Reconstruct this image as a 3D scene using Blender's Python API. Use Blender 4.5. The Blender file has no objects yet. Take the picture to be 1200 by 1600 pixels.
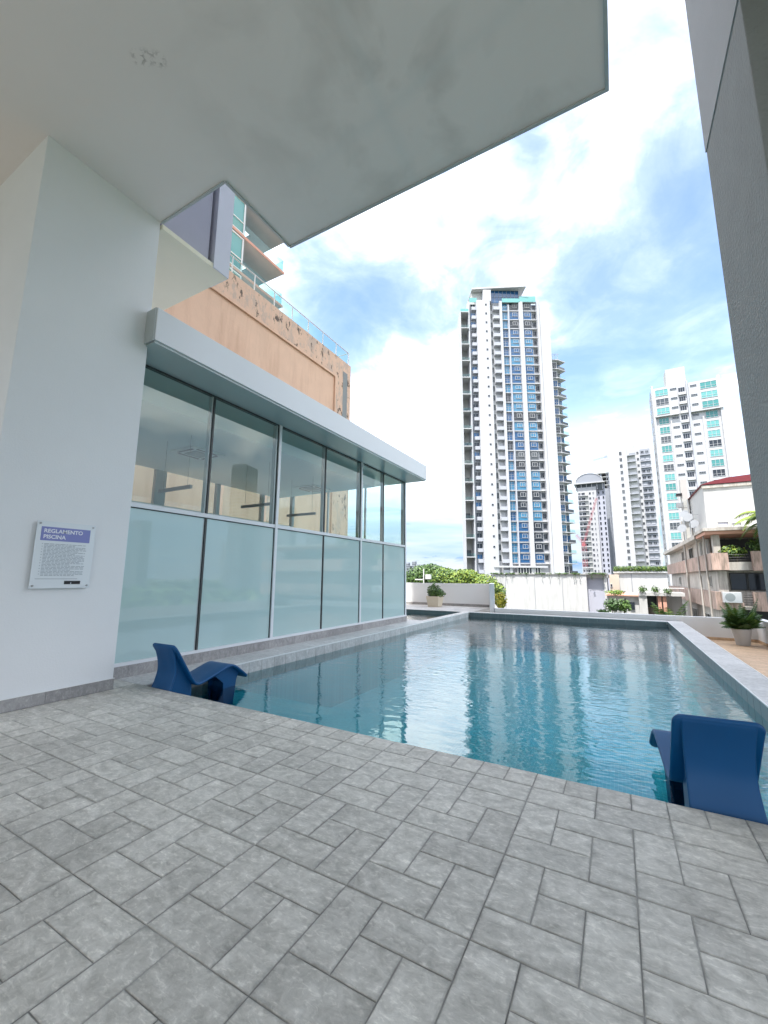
import bpy, bmesh, math, random
from mathutils import Vector, Matrix, noise
R = math.radians
rnd = random.Random(7)
sc = bpy.context.scene
C = sc.collection

# ------------------------------------------------------------------ camera
F, TILT, ROLL, YAW, CAMH = 645.168, 0.156825, 0.007046, -0.509888, 1.4407
fwd = Vector((math.sin(YAW)*math.cos(TILT), math.cos(YAW)*math.cos(TILT), math.sin(TILT)))
r0 = Vector((math.cos(YAW), -math.sin(YAW), 0)); u0 = r0.cross(fwd)
cr = math.cos(ROLL)*r0 + math.sin(ROLL)*u0; cu = -math.sin(ROLL)*r0 + math.cos(ROLL)*u0
CAM = Vector((0, 0, CAMH))
cam_d = bpy.data.cameras.new('camera'); cam = bpy.data.objects.new('camera', cam_d); C.objects.link(cam)
cam_d.sensor_fit = 'VERTICAL'; cam_d.sensor_height = 36; cam_d.lens = F*36/1600
cam_d.clip_start = .05; cam_d.clip_end = 6000
M = Matrix((cr, cu, -fwd)).transposed().to_4x4(); M.translation = CAM
cam.matrix_world = M; sc.camera = cam
def ray(x, y): return (fwd*F + cr*(x-600) - cu*(y-800))
def onY(x, y, Y): d = ray(x, y); return CAM + d*(Y/d.y)
def onX(x, y, X): d = ray(x, y); return CAM + d*(X/d.x)
def onZ(x, y, z=0): d = ray(x, y); return CAM + d*((z-CAMH)/d.z)
E2 = Vector((fwd.x, fwd.y, 0)).normalized(); E1 = Vector((E2.y, -E2.x, 0))

# ------------------------------------------------------------------ light
SUN_EL, SUN_AZ = R(67), R(188)            # azimuth clockwise from +Y, where the sun stands
w = bpy.data.worlds.new('World'); sc.world = w; w.use_nodes = True
nt = w.node_tree; nt.nodes.clear(); N = nt.nodes.new; LK = nt.links.new
def nd(tree, kind, **kw):
    n = tree.nodes.new(kind)
    for k, v in kw.items():
        if k.startswith('i_'): n.inputs[k[2:].replace('_', ' ')].default_value = v
        else: setattr(n, k, v)
    return n
sky = nd(nt, 'ShaderNodeTexSky', sky_type='NISHITA', sun_disc=False, sun_elevation=SUN_EL, sun_rotation=SUN_AZ, altitude=30, air_density=1.2, dust_density=1.0, ozone_density=2.0)
bgs = nd(nt, 'ShaderNodeBackground', i_Strength=0.080)
LK(sky.outputs[0], bgs.inputs[0])
tc = nd(nt, 'ShaderNodeTexCoord')
sep = nd(nt, 'ShaderNodeSeparateXYZ'); LK(tc.outputs['Generated'], sep.inputs[0])
def math_(tree, op, a, b=None, clamp=False):
    n = tree.nodes.new('ShaderNodeMath'); n.operation = op; n.use_clamp = clamp
    for i, v in enumerate((a, b)):
        if v is None: continue
        if isinstance(v, (int, float)): n.inputs[i].default_value = v
        else: tree.links.new(v, n.inputs[i])
    return n.outputs[0]
zz = math_(nt, 'ADD', math_(nt, 'MAXIMUM', sep.outputs[2], 0.0), 0.22)
cx = math_(nt, 'DIVIDE', sep.outputs[0], zz); cy = math_(nt, 'DIVIDE', sep.outputs[1], zz)
cmb = nd(nt, 'ShaderNodeCombineXYZ'); LK(cx, cmb.inputs[0]); LK(cy, cmb.inputs[1])
n1 = nd(nt, 'ShaderNodeTexNoise', i_Scale=1.7, i_Detail=8.0, i_Roughness=.58, i_Distortion=.35); LK(cmb.outputs[0], n1.inputs['Vector'])
n2 = nd(nt, 'ShaderNodeTexNoise', i_Scale=5.5, i_Detail=5.0, i_Roughness=.6, i_Distortion=.8); LK(cmb.outputs[0], n2.inputs['Vector'])
cov = math_(nt, 'ADD', math_(nt, 'MULTIPLY', n1.outputs[0], .78), math_(nt, 'MULTIPLY', n2.outputs[0], .22))
# openings in the cloud where the photograph's sky is blue, and denser banks (all as directions in the sky)
def patch(px, py, width, amount):
    global cov
    d = ray(px, py).normalized()
    dot = nd(nt, 'ShaderNodeVectorMath', operation='DOT_PRODUCT'); dot.inputs[1].default_value = d
    nrm = nd(nt, 'ShaderNodeVectorMath', operation='NORMALIZE'); LK(tc.outputs['Generated'], nrm.inputs[0]); LK(nrm.outputs[0], dot.inputs[0])
    e = math_(nt, 'DIVIDE', math_(nt, 'SUBTRACT', dot.outputs['Value'], 1.0), width*width*.5)
    g = math_(nt, 'POWER', 2.71828, e)
    cov = math_(nt, 'ADD', cov, math_(nt, 'MULTIPLY', g, amount))
for a in ((568, 480, .10, -.15), (920, 640, .14, -.10), (1050, 420, .13, -.09), (1090, 250, .13, -.08), (905, 560, .12, -.07), (860, 430, .42, -.075),
          (640, 620, .12, .09), (700, 250, .14, .05), (800, 340, .2, -.03), (1080, 530, .06, .06), (700, 720, .12, .08), (1072, 588, .08, -.11), (700, 420, .07, .05)): patch(*a)
ramp = nd(nt, 'ShaderNodeValToRGB'); LK(cov, ramp.inputs[0])
ramp.color_ramp.elements[0].position = .24; ramp.color_ramp.elements[0].color = (0, 0, 0, 1)
ramp.color_ramp.elements[1].position = .57; ramp.color_ramp.elements[1].color = (1, 1, 1, 1)
for p_, v_ in ((.32, .03), (.39, .09), (.45, .22), (.51, .55)): e_ = ramp.color_ramp.elements.new(p_); e_.color = (v_, v_, v_, 1)
shade = nd(nt, 'ShaderNodeValToRGB'); LK(n2.outputs[0], shade.inputs[0])
shade.color_ramp.elements[0].position = .3; shade.color_ramp.elements[0].color = (.80, .83, .88, 1)
shade.color_ramp.elements[1].position = .62; shade.color_ramp.elements[1].color = (.99, .98, .96, 1)
lowf = nd(nt, 'ShaderNodeMapRange', interpolation_type='SMOOTHSTEP'); LK(sep.outputs[2], lowf.inputs[0]); lowf.inputs[1].default_value = .40; lowf.inputs[2].default_value = .08; lowf.inputs[3].default_value = 0.0; lowf.inputs[4].default_value = 1.0
bandv = nd(nt, 'ShaderNodeMapping'); bandv.inputs['Scale'].default_value = (3, 3, 26); LK(tc.outputs['Generated'], bandv.inputs[0])
bandn = nd(nt, 'ShaderNodeTexNoise', i_Scale=1.0, i_Detail=5.0, i_Roughness=.55); LK(bandv.outputs[0], bandn.inputs['Vector'])
bandr = nd(nt, 'ShaderNodeValToRGB'); LK(bandn.outputs[0], bandr.inputs[0]); bandr.color_ramp.elements[0].position = .38; bandr.color_ramp.elements[0].color = (.10, .155, .24, 1); bandr.color_ramp.elements[1].position = .62; bandr.color_ramp.elements[1].color = (.20, .225, .255, 1)
lowm = nd(nt, 'ShaderNodeMix', data_type='RGBA'); LK(lowf.outputs[0], lowm.inputs[0]); LK(shade.outputs[0], lowm.inputs[6]); LK(bandr.outputs[0], lowm.inputs[7])
bgc = nd(nt, 'ShaderNodeBackground', i_Strength=1.0); LK(lowm.outputs[2], bgc.inputs[0])
cf = math_(nt, 'MAXIMUM', ramp.outputs[0], math_(nt, 'MULTIPLY', lowf.outputs[0], .85))
mixw = nd(nt, 'ShaderNodeMixShader'); LK(cf, mixw.inputs[0]); LK(bgs.outputs[0], mixw.inputs[1]); LK(bgc.outputs[0], mixw.inputs[2])
wo = nd(nt, 'ShaderNodeOutputWorld'); LK(mixw.outputs[0], wo.inputs[0])
sd = bpy.data.lights.new('sun', 'SUN'); sd.energy = 2.0; sd.angle = R(.53); sd.color = (1, .965, .91)
so = bpy.data.objects.new('sun', sd); C.objects.link(so)
sv = Vector((math.sin(SUN_AZ)*math.cos(SUN_EL), math.cos(SUN_AZ)*math.cos(SUN_EL), math.sin(SUN_EL)))
so.rotation_euler = (-sv).to_track_quat('-Z', 'Y').to_euler(); so.location = (0, -20, 90)
vs = sc.view_settings; vs.view_transform = 'Standard'; vs.look = 'None'; vs.exposure = 2.12; vs.gamma = 1; vs.use_curve_mapping = False
sc.cycles.max_bounces = 10; sc.cycles.diffuse_bounces = 5; sc.cycles.glossy_bounces = 5; sc.cycles.transparent_max_bounces = 12
sc.cycles.use_denoising = True; sc.cycles.caustics_reflective = False; sc.cycles.caustics_refractive = False

# ------------------------------------------------------------------ materials
def mat(name, col, rough=.6, metal=0, spec=.5, var=0, vscale=2, bump=0, bscale=40, coat=0, detail=5, stretch=None, rand=0, streak=None):
    m = bpy.data.materials.new(name); m.use_nodes = True; t = m.node_tree; b = t.nodes['Principled BSDF']
    b.inputs['Base Color'].default_value = (*col, 1); b.inputs['Roughness'].default_value = rough
    b.inputs['Metallic'].default_value = metal; b.inputs['Specular IOR Level'].default_value = spec
    if coat: b.inputs['Coat Weight'].default_value = coat
    geo = nd(t, 'ShaderNodeNewGeometry'); vec = geo.outputs['Position']
    if stretch:
        mp = nd(t, 'ShaderNodeMapping'); mp.inputs['Scale'].default_value = stretch; t.links.new(vec, mp.inputs[0]); vec = mp.outputs[0]
    last = None
    if var:
        n = nd(t, 'ShaderNodeTexNoise', i_Scale=vscale, i_Detail=float(detail), i_Roughness=.6); t.links.new(vec, n.inputs['Vector'])
        f = math_(t, 'MULTIPLY', math_(t, 'SUBTRACT', n.outputs[0], .5), var*2)
        f = math_(t, 'ADD', f, 1.0)
        if rand:
            oi = nd(t, 'ShaderNodeObjectInfo')
            f = math_(t, 'ADD', f, math_(t, 'MULTIPLY', math_(t, 'SUBTRACT', math_(t, 'FRACT', math_(t, 'ADD', oi.outputs['Random'], geo.outputs['Random Per Island'])), .5), rand*2))
        vm = nd(t, 'ShaderNodeVectorMath', operation='SCALE'); vm.inputs[0].default_value = col; t.links.new(f, vm.inputs['Scale'])
        last = vm.outputs[0]
        t.links.new(last, b.inputs['Base Color'])
    if streak:   # (colour, amount, scale) rain streaks running down a wall
        mp = nd(t, 'ShaderNodeMapping'); mp.inputs['Scale'].default_value = (1, 1, .13); t.links.new(geo.outputs['Position'], mp.inputs[0])
        n = nd(t, 'ShaderNodeTexNoise', i_Scale=streak[2], i_Detail=6.0, i_Roughness=.7); t.links.new(mp.outputs[0], n.inputs['Vector'])
        cr_ = nd(t, 'ShaderNodeValToRGB'); t.links.new(n.outputs[0], cr_.inputs[0])
        lo_ = streak[3] if len(streak) > 3 else .45; cr_.color_ramp.elements[0].position = lo_; cr_.color_ramp.elements[0].color = (0, 0, 0, 1)
        cr_.color_ramp.elements[1].position = lo_+.2; cr_.color_ramp.elements[1].color = (streak[1],)*3 + (1,)
        mx = nd(t, 'ShaderNodeMix', data_type='RGBA'); t.links.new(cr_.outputs[0], mx.inputs[0])
        if last: t.links.new(last, mx.inputs[6])
        else: mx.inputs[6].default_value = (*col, 1)
        mx.inputs[7].default_value = (*streak[0], 1); t.links.new(mx.outputs[2], b.inputs['Base Color'])
    if bump:
        n = nd(t, 'ShaderNodeTexNoise', i_Scale=bscale, i_Detail=4.0); t.links.new(vec, n.inputs['Vector'])
        bp = nd(t, 'ShaderNodeBump', i_Strength=bump, i_Distance=.02); t.links.new(n.outputs[0], bp.inputs['Height']); t.links.new(bp.outputs[0], b.inputs['Normal'])
    return m
def stone(name, a, b_, scale=1.0, rough=.55, bump=.9, rand=.09, dirt=0):
    """slate-like tile: cloudy body, veins running one way, a shade of its own per tile"""
    m = bpy.data.materials.new(name); m.use_nodes = True; t = m.node_tree; b = t.nodes['Principled BSDF']
    geo = nd(t, 'ShaderNodeNewGeometry'); oi = nd(t, 'ShaderNodeObjectInfo')
    rv = math_(t, 'FRACT', math_(t, 'ADD', math_(t, 'MULTIPLY', oi.outputs['Random'], 7.31), geo.outputs['Random Per Island']))
    off = nd(t, 'ShaderNodeCombineXYZ'); t.links.new(math_(t, 'MULTIPLY', rv, 31.0), off.inputs[0]); t.links.new(math_(t, 'MULTIPLY', rv, 57.0), off.inputs[1])
    ad = nd(t, 'ShaderNodeVectorMath', operation='ADD'); t.links.new(geo.outputs['Position'], ad.inputs[0]); t.links.new(off.outputs[0], ad.inputs[1])
    mp = nd(t, 'ShaderNodeMapping'); mp.inputs['Rotation'].default_value = (0, 0, .7); mp.inputs['Scale'].default_value = (scale, scale*2.3, scale)
    t.links.new(ad.outputs[0], mp.inputs[0])
    n1 = nd(t, 'ShaderNodeTexNoise', i_Scale=4.0, i_Detail=9.0, i_Roughness=.68, i_Distortion=1.1); t.links.new(mp.outputs[0], n1.inputs['Vector'])
    n2 = nd(t, 'ShaderNodeTexNoise', i_Scale=15.0, i_Detail=7.0, i_Roughness=.7, i_Distortion=.6); t.links.new(ad.outputs[0], n2.inputs['Vector'])
    n3 = nd(t, 'ShaderNodeTexNoise', i_Scale=.9, i_Detail=3.0, i_Roughness=.5); t.links.new(geo.outputs['Position'], n3.inputs['Vector'])
    mixv = math_(t, 'ADD', math_(t, 'MULTIPLY', n1.outputs[0], .5), math_(t, 'MULTIPLY', n2.outputs[0], .5))
    rp = nd(t, 'ShaderNodeValToRGB'); t.links.new(mixv, rp.inputs[0])
    rp.color_ramp.elements[0].position = .36; rp.color_ramp.elements[0].color = (*a, 1)
    rp.color_ramp.elements[1].position = .64; rp.color_ramp.elements[1].color = (*b_, 1)
    n5 = nd(t, 'ShaderNodeTexNoise', i_Scale=22.0, i_Detail=6.0, i_Roughness=.65, i_Distortion=1.0); t.links.new(mp.outputs[0], n5.inputs['Vector'])
    fl = math_(t, 'MULTIPLY', math_(t, 'SUBTRACT', n5.outputs[0], .52, True), 2.0)
    f = math_(t, 'ADD', math_(t, 'ADD', fl, math_(t, 'MULTIPLY', math_(t, 'SUBTRACT', rv, .5), rand*2)), math_(t, 'ADD', math_(t, 'MULTIPLY', n3.outputs[0], .5), .75))
    vm = nd(t, 'ShaderNodeVectorMath', operation='SCALE'); t.links.new(rp.outputs[0], vm.inputs[0]); t.links.new(f, vm.inputs['Scale'])
    t.links.new(vm.outputs[0], b.inputs['Base Color'])
    if dirt:   # grime creeping in from the joints, ragged
        tcx = nd(t, 'ShaderNodeTexCoord'); sg_ = nd(t, 'ShaderNodeSeparateXYZ'); t.links.new(tcx.outputs['Generated'], sg_.inputs[0])
        e = None
        for k in (0, 1):
            d_ = math_(t, 'SUBTRACT', .5, math_(t, 'ABSOLUTE', math_(t, 'SUBTRACT', sg_.outputs[k], .5)))
            e = d_ if e is None else math_(t, 'MINIMUM', e, d_)
        n6 = nd(t, 'ShaderNodeTexNoise', i_Scale=9.0, i_Detail=6.0, i_Roughness=.7); t.links.new(ad.outputs[0], n6.inputs['Vector'])
        wd = math_(t, 'MAXIMUM', math_(t, 'MULTIPLY', math_(t, 'SUBTRACT', n6.outputs[0], .40), .42), .004)
        g_ = math_(t, 'MULTIPLY', math_(t, 'SUBTRACT', 1.0, math_(t, 'DIVIDE', e, wd), True), dirt)
        mxd = nd(t, 'ShaderNodeMix', data_type='RGBA'); t.links.new(g_, mxd.inputs[0]); t.links.new(vm.outputs[0], mxd.inputs[6]); mxd.inputs[7].default_value = (.13, .13, .12, 1)
        t.links.new(mxd.outputs[2], b.inputs['Base Color'])
    b.inputs['Roughness'].default_value = rough; b.inputs['Specular IOR Level'].default_value = .4
    bp = nd(t, 'ShaderNodeBump', i_Strength=bump, i_Distance=.012); t.links.new(mixv, bp.inputs['Height']); t.links.new(bp.outputs[0], b.inputs['Normal'])
    return m
def glass(name, tint=(.92, .975, .965), ior=1.5, amount=1.0, rough=0.0):
    m = bpy.data.materials.new(name); m.use_nodes = True; t = m.node_tree; t.nodes.remove(t.nodes['Principled BSDF'])
    o = t.nodes['Material Output']; g = nd(t, 'ShaderNodeBsdfGlossy', i_Roughness=rough); geo = nd(t, 'ShaderNodeNewGeometry')
    dt_ = nd(t, 'ShaderNodeVectorMath', operation='DOT_PRODUCT'); t.links.new(geo.outputs['Incoming'], dt_.inputs[0]); t.links.new(geo.outputs['Normal'], dt_.inputs[1])
    sch = math_(t, 'ADD', math_(t, 'MULTIPLY', math_(t, 'POWER', math_(t, 'SUBTRACT', 1.0, math_(t, 'ABSOLUTE', dt_.outputs['Value'])), 5.0), .96), .04)
    tr = nd(t, 'ShaderNodeBsdfTransparent'); tr.inputs[0].default_value = (*tint, 1)
    mx = nd(t, 'ShaderNodeMixShader'); t.links.new(math_(t, 'MULTIPLY', sch, amount, True), mx.inputs[0]); t.links.new(tr.outputs[0], mx.inputs[1]); t.links.new(g.outputs[0], mx.inputs[2]); t.links.new(mx.outputs[0], o.inputs[0])
    return m
def pane_mat(name, col, rough=.05, spec=1.0, wavy=.0):
    m = mat(name, col, .08, 0, .45); return m
def frosted():
    m = bpy.data.materials.new('frosted_glass'); m.use_nodes = True; t = m.node_tree; b = t.nodes['Principled BSDF']
    b.inputs['Base Color'].default_value = (.44, .59, .58, 1); b.inputs['Roughness'].default_value = .75
    b.inputs['Coat Weight'].default_value = 1; b.inputs['Coat Roughness'].default_value = .015; b.inputs['Coat IOR'].default_value = 1.75
    return m

MT = {}
MT['white'] = mat('white_wall_paint', (.78, .79, .80), .7, var=.04, vscale=1.1, bump=.12, bscale=60)
MT['ceil'] = None
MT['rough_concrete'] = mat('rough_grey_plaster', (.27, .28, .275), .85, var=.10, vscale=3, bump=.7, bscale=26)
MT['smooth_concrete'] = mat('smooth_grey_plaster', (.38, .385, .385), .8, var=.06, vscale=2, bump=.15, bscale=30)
MT['purple'] = mat('lilac_grey_plaster', (.40, .40, .47), .8, var=.07, vscale=2.2, bump=.2)
MT['lilac_white'] = mat('pale_lilac_paint', (.66, .67, .74), .75, var=.03)
MT['cream'] = mat('cream_soffit_paint', (.80, .77, .62), .8, var=.04, vscale=1.5)
MT['alu'] = mat('white_aluminium', (.74, .75, .77), .35, var=.02)
MT['soffit_metal'] = mat('grey_composite_panel', (.47, .53, .53), .3, spec=.6, var=.03)
MT['darkframe'] = mat('dark_rubber_gasket', (.05, .055, .055), .5)
MT['greyframe'] = mat('grey_aluminium', (.42, .45, .45), .4)
MT['stone'] = stone('slate_tile', dirt=.38, a=(.36, .345, .305), b_=(.70, .675, .615))
MT['stone_light'] = stone('pale_slate_tile', (.36, .355, .345), (.60, .59, .575), rough=.5, bump=.25)
MT['skirt'] = stone('skirting_slate', (.24, .235, .235), (.40, .385, .38), bump=.2)
MT['grout'] = mat('grout', (.30, .295, .28), .9, var=1.5, vscale=2.6, detail=8)
MT['nosing'] = mat('white_edge_trim', (.78, .78, .77), .4)
MT['pooltile'] = mat('dark_pool_wall_tile', (.12, .15, .155), .3, var=.3, vscale=6)
MT['wood'] = stone('wood_look_plank', (.44, .30, .19), (.66, .47, .31), scale=.6, bump=.1, rand=.06)
MT['clear'] = glass('clear_glass')
MT['railglass'] = glass('rail_glass', (.80, .92, .90))
MT['frost'] = frosted()
MT['blue_plastic'] = mat('blue_moulded_plastic', (.002, .07, .20), .45, spec=.35, bump=.03, bscale=220, var=.05, vscale=3)
MT['orange'] = mat('peach_stucco', (.78, .52, .37), .9, var=.10, vscale=1.3, bump=.3, bscale=9, streak=((.60, .36, .24), .55, 1.5))
MT['terrain'] = mat('street_ground', (.10, .12, .085), .95, var=.5, vscale=.03)
MT['asphalt'] = mat('asphalt', (.05, .05, .052), .9, var=.2)
MT['interior'] = mat('interior_paint', (.84, .85, .83), .8)
MT['interior_ceiling'] = mat('interior_ceiling_paint', (.85, .86, .84), .8)
MT['floor_int'] = mat('interior_floor', (.70, .70, .68), .5)
MT['black'] = mat('black_plastic', (.012, .012, .014), .4)
MT['fixture'] = mat('pendant_metal', (.22, .22, .21), .4)
MT['white_plastic'] = mat('white_plastic', (.8, .8, .8), .35)
MT['tower_white'] = mat('tower_white_paint', (.455, .455, .47), .8, var=.06, vscale=.25, streak=((.62, .62, .64), .3, .5))
MT['tower_pale'] = mat('tower_pale_paint', (.40, .41, .45), .8, var=.06, vscale=.3)
MT['tower_grey'] = mat('tower_grey_paint', (.28, .295, .33), .8, var=.06, vscale=.3)
MT['balcony_wall'] = mat('balcony_back_wall', (.45, .45, .43), .8, var=.08, vscale=.4)
MT['pane_blue'] = pane_mat('blue_window_glass', (.02, .085, .20))
MT['pane_sky'] = pane_mat('light_blue_window_glass', (.05, .19, .32))
MT['pane_dark'] = pane_mat('dark_window_glass', (.022, .028, .038))
MT['pane_grey'] = pane_mat('grey_window_glass', (.07, .08, .09))
MT['pane_teal'] = pane_mat('teal_window_glass', (.06, .24, .235))
MT['pane_teal2'] = pane_mat('light_teal_window_glass', (.13, .36, .35))
MT['lavender'] = mat('lavender_paint_and_shade', (.44, .45, .52), .8, var=.05)  # also holds painted-in shade for the white block's recess and domed tower's side
MT['old_white'] = mat('stained_white_wall', (.54, .54, .535), .85, var=.08, vscale=.8, streak=((.38, .38, .37), .5, 2.2, .47))
MT['tan'] = mat('tan_render', (.58, .47, .38), .85, var=.1)
MT['pink'] = mat('stained_pink_concrete', (.56, .40, .34), .9, var=.22, vscale=1.4, streak=((.20, .16, .13), .9, 5.5, .40), bump=.2, bscale=12)
MT['salmon'] = mat('salmon_paint', (.66, .36, .27), .8, var=.08)
MT['pinkwall'] = mat('weathered_cream_wall', (.52, .49, .45), .9, var=.12, vscale=1.2, streak=((.28, .25, .22), .75, 4.0, .43))
MT['redroof'] = mat('dark_red_roof', (.17, .02, .03), .6, var=.2)
MT['metal'] = mat('grey_metal', (.40, .41, .42), .4, metal=.6)
MT['crane_red'] = mat('red_crane_paint', (.42, .13, .15), .6)
MT['leaf_dark'] = mat('dark_green_leaf', (.045, .10, .022), .55, var=.5, vscale=3)
MT['leaf_mid'] = mat('green_leaf', (.09, .17, .03), .55, var=.5, vscale=3)
MT['leaf_yellow'] = mat('yellow_green_leaf', (.19, .26, .03), .55, var=.4, vscale=3)
MT['leaf_gold'] = mat('golden_leaf', (.42, .38, .03), .55, var=.35, vscale=3)
MT['bark'] = mat('bark', (.12, .09, .06), .9, var=.3)
MT['pot_cream'] = mat('cream_pot', (.66, .58, .45), .7, var=.05)
MT['pot_grey'] = mat('grey_pot', (.50, .50, .50), .7, var=.08)
MT['soil'] = mat('soil', (.05, .035, .025), .95)
MT['acrylic'] = mat('pale_sign_board', (.76, .80, .83), .25, spec=.6)
MT['lilac'] = mat('lilac_sign_band', (.22, .24, .52), .4)
MT['ink'] = mat('grey_sign_ink', (.36, .40, .44), .6)
MT['sign_white'] = mat('white_sign_ink', (.80, .81, .86), .5)
MT['steel'] = mat('brushed_steel', (.45, .45, .45), .3, metal=.9)

def ceiling_mat():
    m = mat('canopy_soffit_paint', (.79, .745, .705), .8, var=.05, vscale=.8)
    t = m.node_tree; b = t.nodes['Principled BSDF']; geo = nd(t, 'ShaderNodeNewGeometry')
    src = b.inputs['Base Color'].links[0].from_socket
    n = nd(t, 'ShaderNodeTexNoise', i_Scale=1.1, i_Detail=4.0, i_Distortion=.4); t.links.new(geo.outputs['Position'], n.inputs['Vector'])
    rp = nd(t, 'ShaderNodeValToRGB'); t.links.new(n.outputs[0], rp.inputs[0]); rp.color_ramp.elements[0].position = .5; rp.color_ramp.elements[1].position = .66
    rp.color_ramp.elements[0].color = (0, 0, 0, 1); rp.color_ramp.elements[1].color = (.5, .5, .5, 1)
    # damp stains keep to the middle of the slab
    sp = nd(t, 'ShaderNodeVectorMath', operation='DISTANCE'); sp.inputs[1].default_value = (-1.6, 3.3, 6.82); t.links.new(geo.outputs['Position'], sp.inputs[0])
    fall = math_(t, 'SUBTRACT', 1.0, math_(t, 'DIVIDE', sp.outputs['Value'], 3.0), True)
    mx = nd(t, 'ShaderNodeMix', data_type='RGBA'); t.links.new(math_(t, 'MULTIPLY', rp.outputs[0], fall), mx.inputs[0]); t.links.new(src, mx.inputs[6]); mx.inputs[7].default_value = (.40, .37, .33, 1)
    prev = mx.outputs[2]
    # paler filled joints crossing at one point
    for (A_, D_) in (((-2.0, 3.5), (1, -.12)), ((-2.0, 3.5), (-.05, 1))):
        sx = nd(t, 'ShaderNodeSeparateXYZ'); t.links.new(geo.outputs['Position'], sx.inputs[0])
        L = math.hypot(*D_); nx, ny = -D_[1]/L, D_[0]/L
        d = math_(t, 'ADD', math_(t, 'MULTIPLY', sx.outputs[0], nx), math_(t, 'MULTIPLY', sx.outputs[1], ny))
        d = math_(t, 'ABSOLUTE', math_(t, 'ADD', math_(t, 'SUBTRACT', d, A_[0]*nx + A_[1]*ny), math_(t, 'MULTIPLY', math_(t, 'SUBTRACT', n.outputs[0], .5), .12)))
        f = math_(t, 'MULTIPLY', math_(t, 'SUBTRACT', 1.0, math_(t, 'DIVIDE', d, .13), True), math_(t, 'MULTIPLY', fall, .4))
        mx2 = nd(t, 'ShaderNodeMix', data_type='RGBA'); t.links.new(f, mx2.inputs[0]); t.links.new(prev, mx2.inputs[6]); mx2.inputs[7].default_value = (.66, .67, .65, 1); prev = mx2.outputs[2]
    # two rusty scuffs
    for c in ((-4.02, 1.82, 6.82), (-3.84, 1.93, 6.82), (-3.93, 1.86, 6.82)):
        dd = nd(t, 'ShaderNodeVectorMath', operation='DISTANCE'); dd.inputs[1].default_value = c; t.links.new(geo.outputs['Position'], dd.inputs[0])
        n4 = nd(t, 'ShaderNodeTexNoise', i_Scale=20.0, i_Detail=6.0, i_Distortion=1.0); t.links.new(geo.outputs['Position'], n4.inputs['Vector'])
        ring = math_(t, 'SUBTRACT', 1.0, math_(t, 'DIVIDE', math_(t, 'ABSOLUTE', math_(t, 'SUBTRACT', math_(t, 'ADD', dd.outputs['Value'], math_(t, 'MULTIPLY', math_(t, 'SUBTRACT', n4.outputs[0], .5), .16)), .06)), .035), True)
        f = math_(t, 'MULTIPLY', ring, math_(t, 'MULTIPLY', math_(t, 'SUBTRACT', n4.outputs[0], .42, True), 3.2))
        mx3 = nd(t, 'ShaderNodeMix', data_type='RGBA'); t.links.new(f, mx3.inputs[0]); t.links.new(prev, mx3.inputs[6]); mx3.inputs[7].default_value = (.30, .27, .24, 1); prev = mx3.outputs[2]
    t.links.new(prev, b.inputs['Base Color'])
    return m
MT['ceil'] = ceiling_mat()
def orange_band():
    """the peeling parapet band: flaked paint and black mould"""
    m = mat('peeling_peach_band', (.74, .50, .36), .9, var=.14, vscale=2.2, bump=.5, bscale=7)
    t = m.node_tree; b = t.nodes['Principled BSDF']; geo = nd(t, 'ShaderNodeNewGeometry'); prev = b.inputs['Base Color'].links[0].from_socket
    mp = nd(t, 'ShaderNodeMapping'); mp.inputs['Scale'].default_value = (1, 1, .55); t.links.new(geo.outputs['Position'], mp.inputs[0])
    for sc_, lo, hi, col, am in ((1.6, .50, .57, (.55, .42, .34), .8), (2.2, .565, .60, (.09, .07, .06), .9)):
        n = nd(t, 'ShaderNodeTexNoise', i_Scale=sc_, i_Detail=9.0, i_Roughness=.72); t.links.new(mp.outputs[0], n.inputs['Vector'])
        rp = nd(t, 'ShaderNodeValToRGB'); t.links.new(n.outputs[0], rp.inputs[0]); rp.color_ramp.elements[0].position = lo; rp.color_ramp.elements[1].position = hi
        rp.color_ramp.elements[1].color = (am, am, am, 1)
        mx = nd(t, 'ShaderNodeMix', data_type='RGBA'); t.links.new(rp.outputs[0], mx.inputs[0]); t.links.new(prev, mx.inputs[6]); mx.inputs[7].default_value = (*col, 1); prev = mx.outputs[2]
    t.links.new(prev, b.inputs['Base Color'])
    return m
MT['orange_band'] = orange_band()
def pool_mat():
    m = bpy.data.materials.new('pool_mosaic'); m.use_nodes = True; t = m.node_tree; b = t.nodes['Principled BSDF']
    geo = nd(t, 'ShaderNodeNewGeometry'); br = nd(t, 'ShaderNodeTexBrick', i_Scale=16.0, offset=0.0); t.links.new(geo.outputs['Position'], br.inputs['Vector'])
    br.inputs['Color1'].default_value = (.13, .56, .64, 1); br.inputs['Color2'].default_value = (.09, .46, .55, 1); br.inputs['Mortar'].default_value = (.25, .62, .68, 1)
    br.inputs['Brick Width'].default_value = .5; br.inputs['Row Height'].default_value = .5; br.inputs['Mortar Size'].default_value = .03
    t.links.new(br.outputs[0], b.inputs['Base Color']); b.inputs['Roughness'].default_value = .4
    return m
MT['pool'] = pool_mat()
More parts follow.
